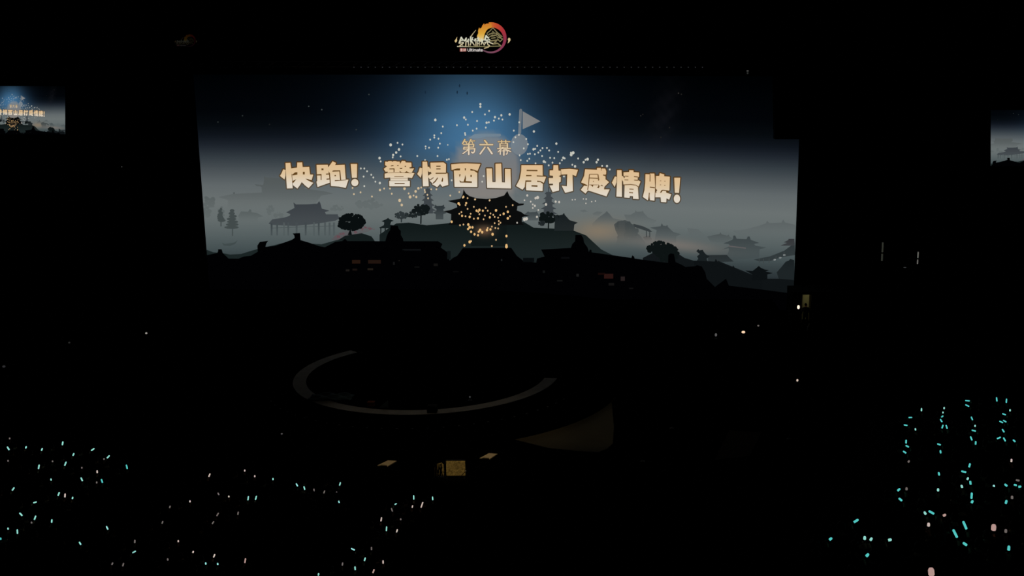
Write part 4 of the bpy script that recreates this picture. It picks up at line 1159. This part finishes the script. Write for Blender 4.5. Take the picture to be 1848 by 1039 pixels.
def stand_z(X, Yp):
    if X < EX(Yp) - .3 or X > 40:
        return 0.0
    for a_, b_, z_ in STEPS:
        if a_ <= Yp < b_:
            return z_
    return 0.0


# ------------------------------------------------------------------ light sticks and the people who hold them
# (x, y in the close-up, tilt in degrees clockwise from upright, length in px, colour)
ZR = {'L': (0, 760, 3.724), 'C': (360, 800, 4.017), 'R': (1400, 660, 2.741)}
ST = {
    'L': [(55, 181, -25, 7, 'm'), (175, 174, 80, 4, 'm'), (282, 188, 25, 5, 'm'), (421, 147, 15, 7, 'm'), (494, 222, 30, 5, 'm'), (624, 189, 55, 7, 'm'), (728, 238, 45, 7, 'm'), (852, 305, -8, 8, 'c'), (440, 284, 25, 8, 'm'), (261, 305, 15, 8, 'm'),
          (549, 389, -18, 7, 'm'), (685, 400, -12, 7, 'c'), (343, 390, 0, 3.5, 'm'), (89, 454, 38, 7, 'm'), (395, 487, 25, 7, 'm'), (488, 514, 60, 4, 'm'), (236, 544, 72, 6, 'm'), (140, 624, -38, 7, 'm'), (236, 647, 25, 8, 'm'), (348, 669, 10, 6, 'm'),
          (117, 740, 3, 8, 'm'), (54, 720, 0, 3.5, 'm'), (4, 788, 0, 4, 'c'), (720, 715, -20, 7, 'm'), (538, 819, -25, 6, 'm'), (902, 877, 60, 7, 'm'), (1383, 954, -10, 4, 'm'), (1463, 957, 0, 3.5, 'm'), (1668, 516, 12, 8, 'm'),
          (65, 114, 0, 3, 'g'), (54, 264, 0, 3, 'g'), (550, 311, 0, 3, 'g'), (653, 338, 0, 5, 'w'), (650, 410, 20, 3.5, 'g'), (437, 497, 8, 7, 'w'), (212, 679, 0, 3, 'g'), (353, 268, 0, 2.6, 'g'), (699, 252, 0, 3, 'g'),
          (906, 806, 8, 6, 'g'), (755, 956, 30, 4.5, 'g'), (828, 962, 20, 6, 'g'), (1127, 927, -15, 4, 'g'), (1198, 804, 0, 3.5, 'w'), (1298, 877, 70, 4, 'w'), (1440, 902, 25, 7, 'w'), (1648, 935, 12, 9, 'p'), (1092, 678, 22, 5, 'g'), (1142, 574, 20, 4.5, 'g'),
          (1277, 537, 0, 3.5, 'w'), (1463, 625, 32, 7, 'g'), (1432, 680, 35, 6, 'g'), (1600, 617, 12, 6, 'g'), (1468, 487, -25, 5, 'g'), (1538, 504, 0, 3, 'w'), (1408, 361, 25, 7, 'w'), (1645, 330, 15, 3.6, 'w')],
    'C': [(410, 393, 18, 8, 'm'), (706, 299, -25, 6.5, 'm'), (760, 322, -12, 7, 'm'), (1019, 292, 18, 7, 'm'), (1011, 422, -15, 4.5, 'm'), (1423, 438, 60, 4.5, 'm'), (1553, 390, 0, 8.5, 'm'), (1690, 397, -3, 7, 'm'), (1356, 617, 5, 9, 'm'), (1112, 766, -62, 8, 'm'),
          (1199, 838, 18, 7, 'm'), (1128, 903, -2, 7, 'm'), (863, 947, 10, 5, 'm'), (401, 236, 15, 3.8, 'w'), (533, 257, 10, 4, 'm'), (905, 350, 22, 6, 'g'), (830, 336, 0, 5, 'g'), (993, 356, 25, 4.5, 'g'), (1318, 549, 12, 8, 'w'), (1432, 632, 18, 6.5, 'w'),
          (1544, 456, 15, 5, 'w'), (1613, 444, 20, 12, 'w'), (1459, 548, 0, 3, 'g'), (1395, 480, -15, 7, 'g'), (1331, 858, 0, 6.5, 'w'), (1262, 924, 20, 8, 'p'), (1037, 873, 10, 6, 'g'), (1247, 760, 0, 6, 'g')],
    'R': [(721, 216, 0, 6, 'm'), (666, 255, 88, 7, 'c'), (642, 293, -80, 7, 'c'), (691, 313, -10, 4.5, 'm'), (645, 374, 0, 7, 'c'), (650, 397, -60, 7, 'c'), (637, 426, -55, 7, 'c'), (658, 472, 80, 3.5, 'g'), (609, 612, 45, 7, 'c'), (647, 607, 0, 3, 'g'), (616, 660, -50, 8, 'c'),
          (833, 208, 0, 4, 'm'), (827, 230, 0, 3.5, 'm'), (824, 250, 50, 5, 'c'), (818, 270, -35, 6.5, 'c'), (825, 300, 15, 7, 'c'), (845, 301, -20, 7.5, 'c'), (807, 388, -70, 6.5, 'c'), (815, 424, -10, 6.5, 'c'), (807, 533, -15, 6.5, 'c'), (803, 612, 0, 4, 'm'),
          (948, 172, -85, 8, 'c'), (947, 196, -65, 8, 'c'), (970, 259, -25, 7, 'c'), (986, 296, 0, 3.8, 'm'), (979, 320, -75, 8, 'c'), (967, 358, -25, 8, 'c'), (989, 380, 0, 7, 'c'), (959, 491, 12, 8, 'c'), (929, 523, -78, 9, 'c'), (950, 557, 25, 5, 'm'), (963, 577, -10, 7.5, 'c'), (920, 595, -20, 5, 'm'),
          (969, 641, 0, 12, 'c'), (972, 671, 85, 4, 'c'), (1093, 165, -10, 8, 'c'), (1141, 172, 0, 8, 'c'), (1159, 219, 0, 4, 'm'), (1129, 239, -70, 7, 'c'), (1115, 277, -65, 7, 'c'), (1132, 273, -60, 7, 'c'), (1125, 320, -35, 7, 'c'), (1104, 356, 65, 8, 'c'), (1131, 363, -30, 8, 'c'), (1179, 370, -50, 6, 'c'),
          (1166, 467, 0, 6, 'w'), (1196, 566, -80, 6.5, 'g'), (1184, 589, -75, 5, 'c'), (1207, 597, 80, 6, 'c'), (1079, 594, 0, 4, 'm'), (1138, 589, -50, 6, 'c'), (1140, 672, 12, 7.5, 'c'), (1169, 649, -10, 4, 'g'), (769, 724, -60, 11, 'c'), (738, 727, -30, 5, 'm'), (835, 738, 60, 5, 'p'), (756, 784, 0, 4, 'w'),
          (935, 787, -25, 17, 'c'), (887, 828, -28, 18, 'c'), (935, 880, -55, 9, 'c'), (1078, 797, 0, 12, 'p'), (1138, 815, 0, 3.5, 'g'), (1153, 900, 0, 9, 'c'), (398, 766, 55, 11, 'c'), (272, 855, 50, 6.5, 'c'), (440, 850, 0, 4, 'm'), (472, 856, 30, 5, 'm'), (565, 860, 75, 5.5, 'm'), (454, 935, 40, 7, 'c'), (769, 1016, -8, 16, 'p')],
}
GL = {'c': (G_cyan, 'cyan'), 'm': (G_mint, 'pale cyan'), 'w': (G_white, 'white'), 'g': (G_grey, 'faint white'), 'p': (G_pink, 'pinkish white')}
TUBES, HANDLES = {}, {}


def tube_mesh(L, r, key):
    k = (round(L, 2), round(r, 3), key)
    if k not in TUBES:
        h = L / 2
        me = MB().lathe([(0, -h), (r * .8, -h), (r, -h + r * .3), (r, h - r), (r * .7, h - r * .3), (0, h)], 12).mesh('light_stick', True)
        me.materials.append(GL[key][0]); TUBES[k] = me
        hm_ = MB().lathe([(0, -h - .15), (r * .6, -h - .15), (r * .62, -h - .03), (r * .9, -h - .02), (r * .9, -h), (0, -h)], 10).mesh('handle', True)
        hm_.materials.append(M_handle); HANDLES[k] = hm_
    return TUBES[k], HANDLES[k]


ORD = ['first', 'second', 'third', 'fourth', 'fifth', 'sixth', 'seventh', 'eighth', 'ninth', 'tenth', 'eleventh', 'twelfth', 'thirteenth', 'fourteenth', 'fifteenth', 'sixteenth']
allst = []
for zn, lst in ST.items():
    ox, oy, sc = ZR[zn]
    for x, y, an, ln, c in lst:
        px, py = ox + x / sc, oy + y / sc
        if zn == 'R':
            zone = 'right stand'
        else:
            zone = 'left crowd' if px < 262 else 'middle crowd'
        allst.append([px, py, an, ln, c, zone])
# names: rows counted from the back (top of the photo), sticks counted from the left in a row
for zone in ('left crowd', 'middle crowd', 'right stand'):
    z = sorted([s for s in allst if s[5] == zone], key=lambda s: s[1])
    rows, cur = [], []
    for s in z:
        if cur and s[1] - cur[0][1] > 15:
            rows.append(cur); cur = []
        cur.append(s)
    rows.append(cur)
    for i, r in enumerate(rows):
        r.sort(key=lambda s: s[0])
        for j, s in enumerate(r):
            s.append('%s from left, %s row from back, %s' % (ORD[j], ORD[i] if i < 16 else 'rearmost', zone))
placed = []
HZ = [1.6, 1.52, 1.68, 1.45, 1.75, 1.38, 1.82, 1.3, 1.9, 1.22, 1.97, 1.15, 1.05, .97]
for px, py, an, ln, c, zone, where in allst:
    small = ln <= 4
    a_ = math.radians(an * (.3 if small else 1.0))                # the small dots point away, so only a rounded end shows
    best = None
    for hz in HZ:
        for s in (1, -1):
            if zone == 'right stand':
                cands = [zz for a_, b_, zz in STEPS] + [0.0]
            else:
                cands = [0.0]
            for bz in cands:
                q = at_z(px, py, bz + hz + .13)
                Lm = max(.07, ln * (q - CAM).length / F * .92)
                q = at_z(px, py, bz + hz - .05 + math.cos(a_) * (Lm / 2 + .08))
                y = q.y - .36; x = q.x - math.sin(a_) * (Lm / 2 + .08) - s * .27
                if q.y < 5 or q.y > 60:
                    continue
                if abs(stand_z(x, y) - bz) > 1e-3 or abs(stand_z(x, y - .15) - bz) > 1e-3 or abs(stand_z(x, y + .14) - bz) > 1e-3:
                    continue
                if abs(x - EX(y)) < .45 and 16 < y < 51.4:
                    continue
                dmin = min([math.hypot(x - u[0], y - u[1]) for u in placed], default=9)
                score = min(dmin, .75) * 10 - abs(hz - 1.6) - (4.0 if s * math.sin(a_) < -.25 else 0.0)     # a tilted stick leans away from its holder's head
                if best is None or score > best[0]:
                    best = (score, hz, s, bz, q, x, y)
    if best is None:
        q = at_z(px, py, 1.73); best = (0, 1.6, 1, 0.0, q, q.x - .27, q.y - .36)
    _, hz, s, bz, q, x, y = best
    dist = (q - CAM).length
    Lm = max(.07, ln * dist / F * .92); r = (.031 if ln > 4 else .034) * (1.0 if ln < 10 else 1.15)
    if c == 'p' and zone == 'right stand' and ln > 8:
        r = .05
    r = max(.024 if ln > 4 else .026, 1.08 * dist / F) if r < .05 else r
    tm, hmm = tube_mesh(Lm, r, c)
    o = link('light_stick', tm, None, None, q)
    viewdir = (q - CAM).normalized()
    o.rotation_euler = Matrix.Rotation(a_, 3, 'Y').to_euler()
    tag(o, '%s light stick %s' % (GL[c][1], where), 'light stick', 'light sticks of the ' + zone)
    link('handle', hmm, None, o)
    # the holder stands so that the lifted hand closes on the handle
    ax = Matrix.Rotation(a_, 3, 'Y') @ Vector((0, 0, 1))
    grip = q - ax * (Lm / 2 + .08)
    add_person(grip.x - s * .27, grip.y - .36, bz, hz, s, 'dark-clothed person with %s stick %s' % (GL[c][1], where), 'audience of the ' + zone)
    placed.append((x, y))
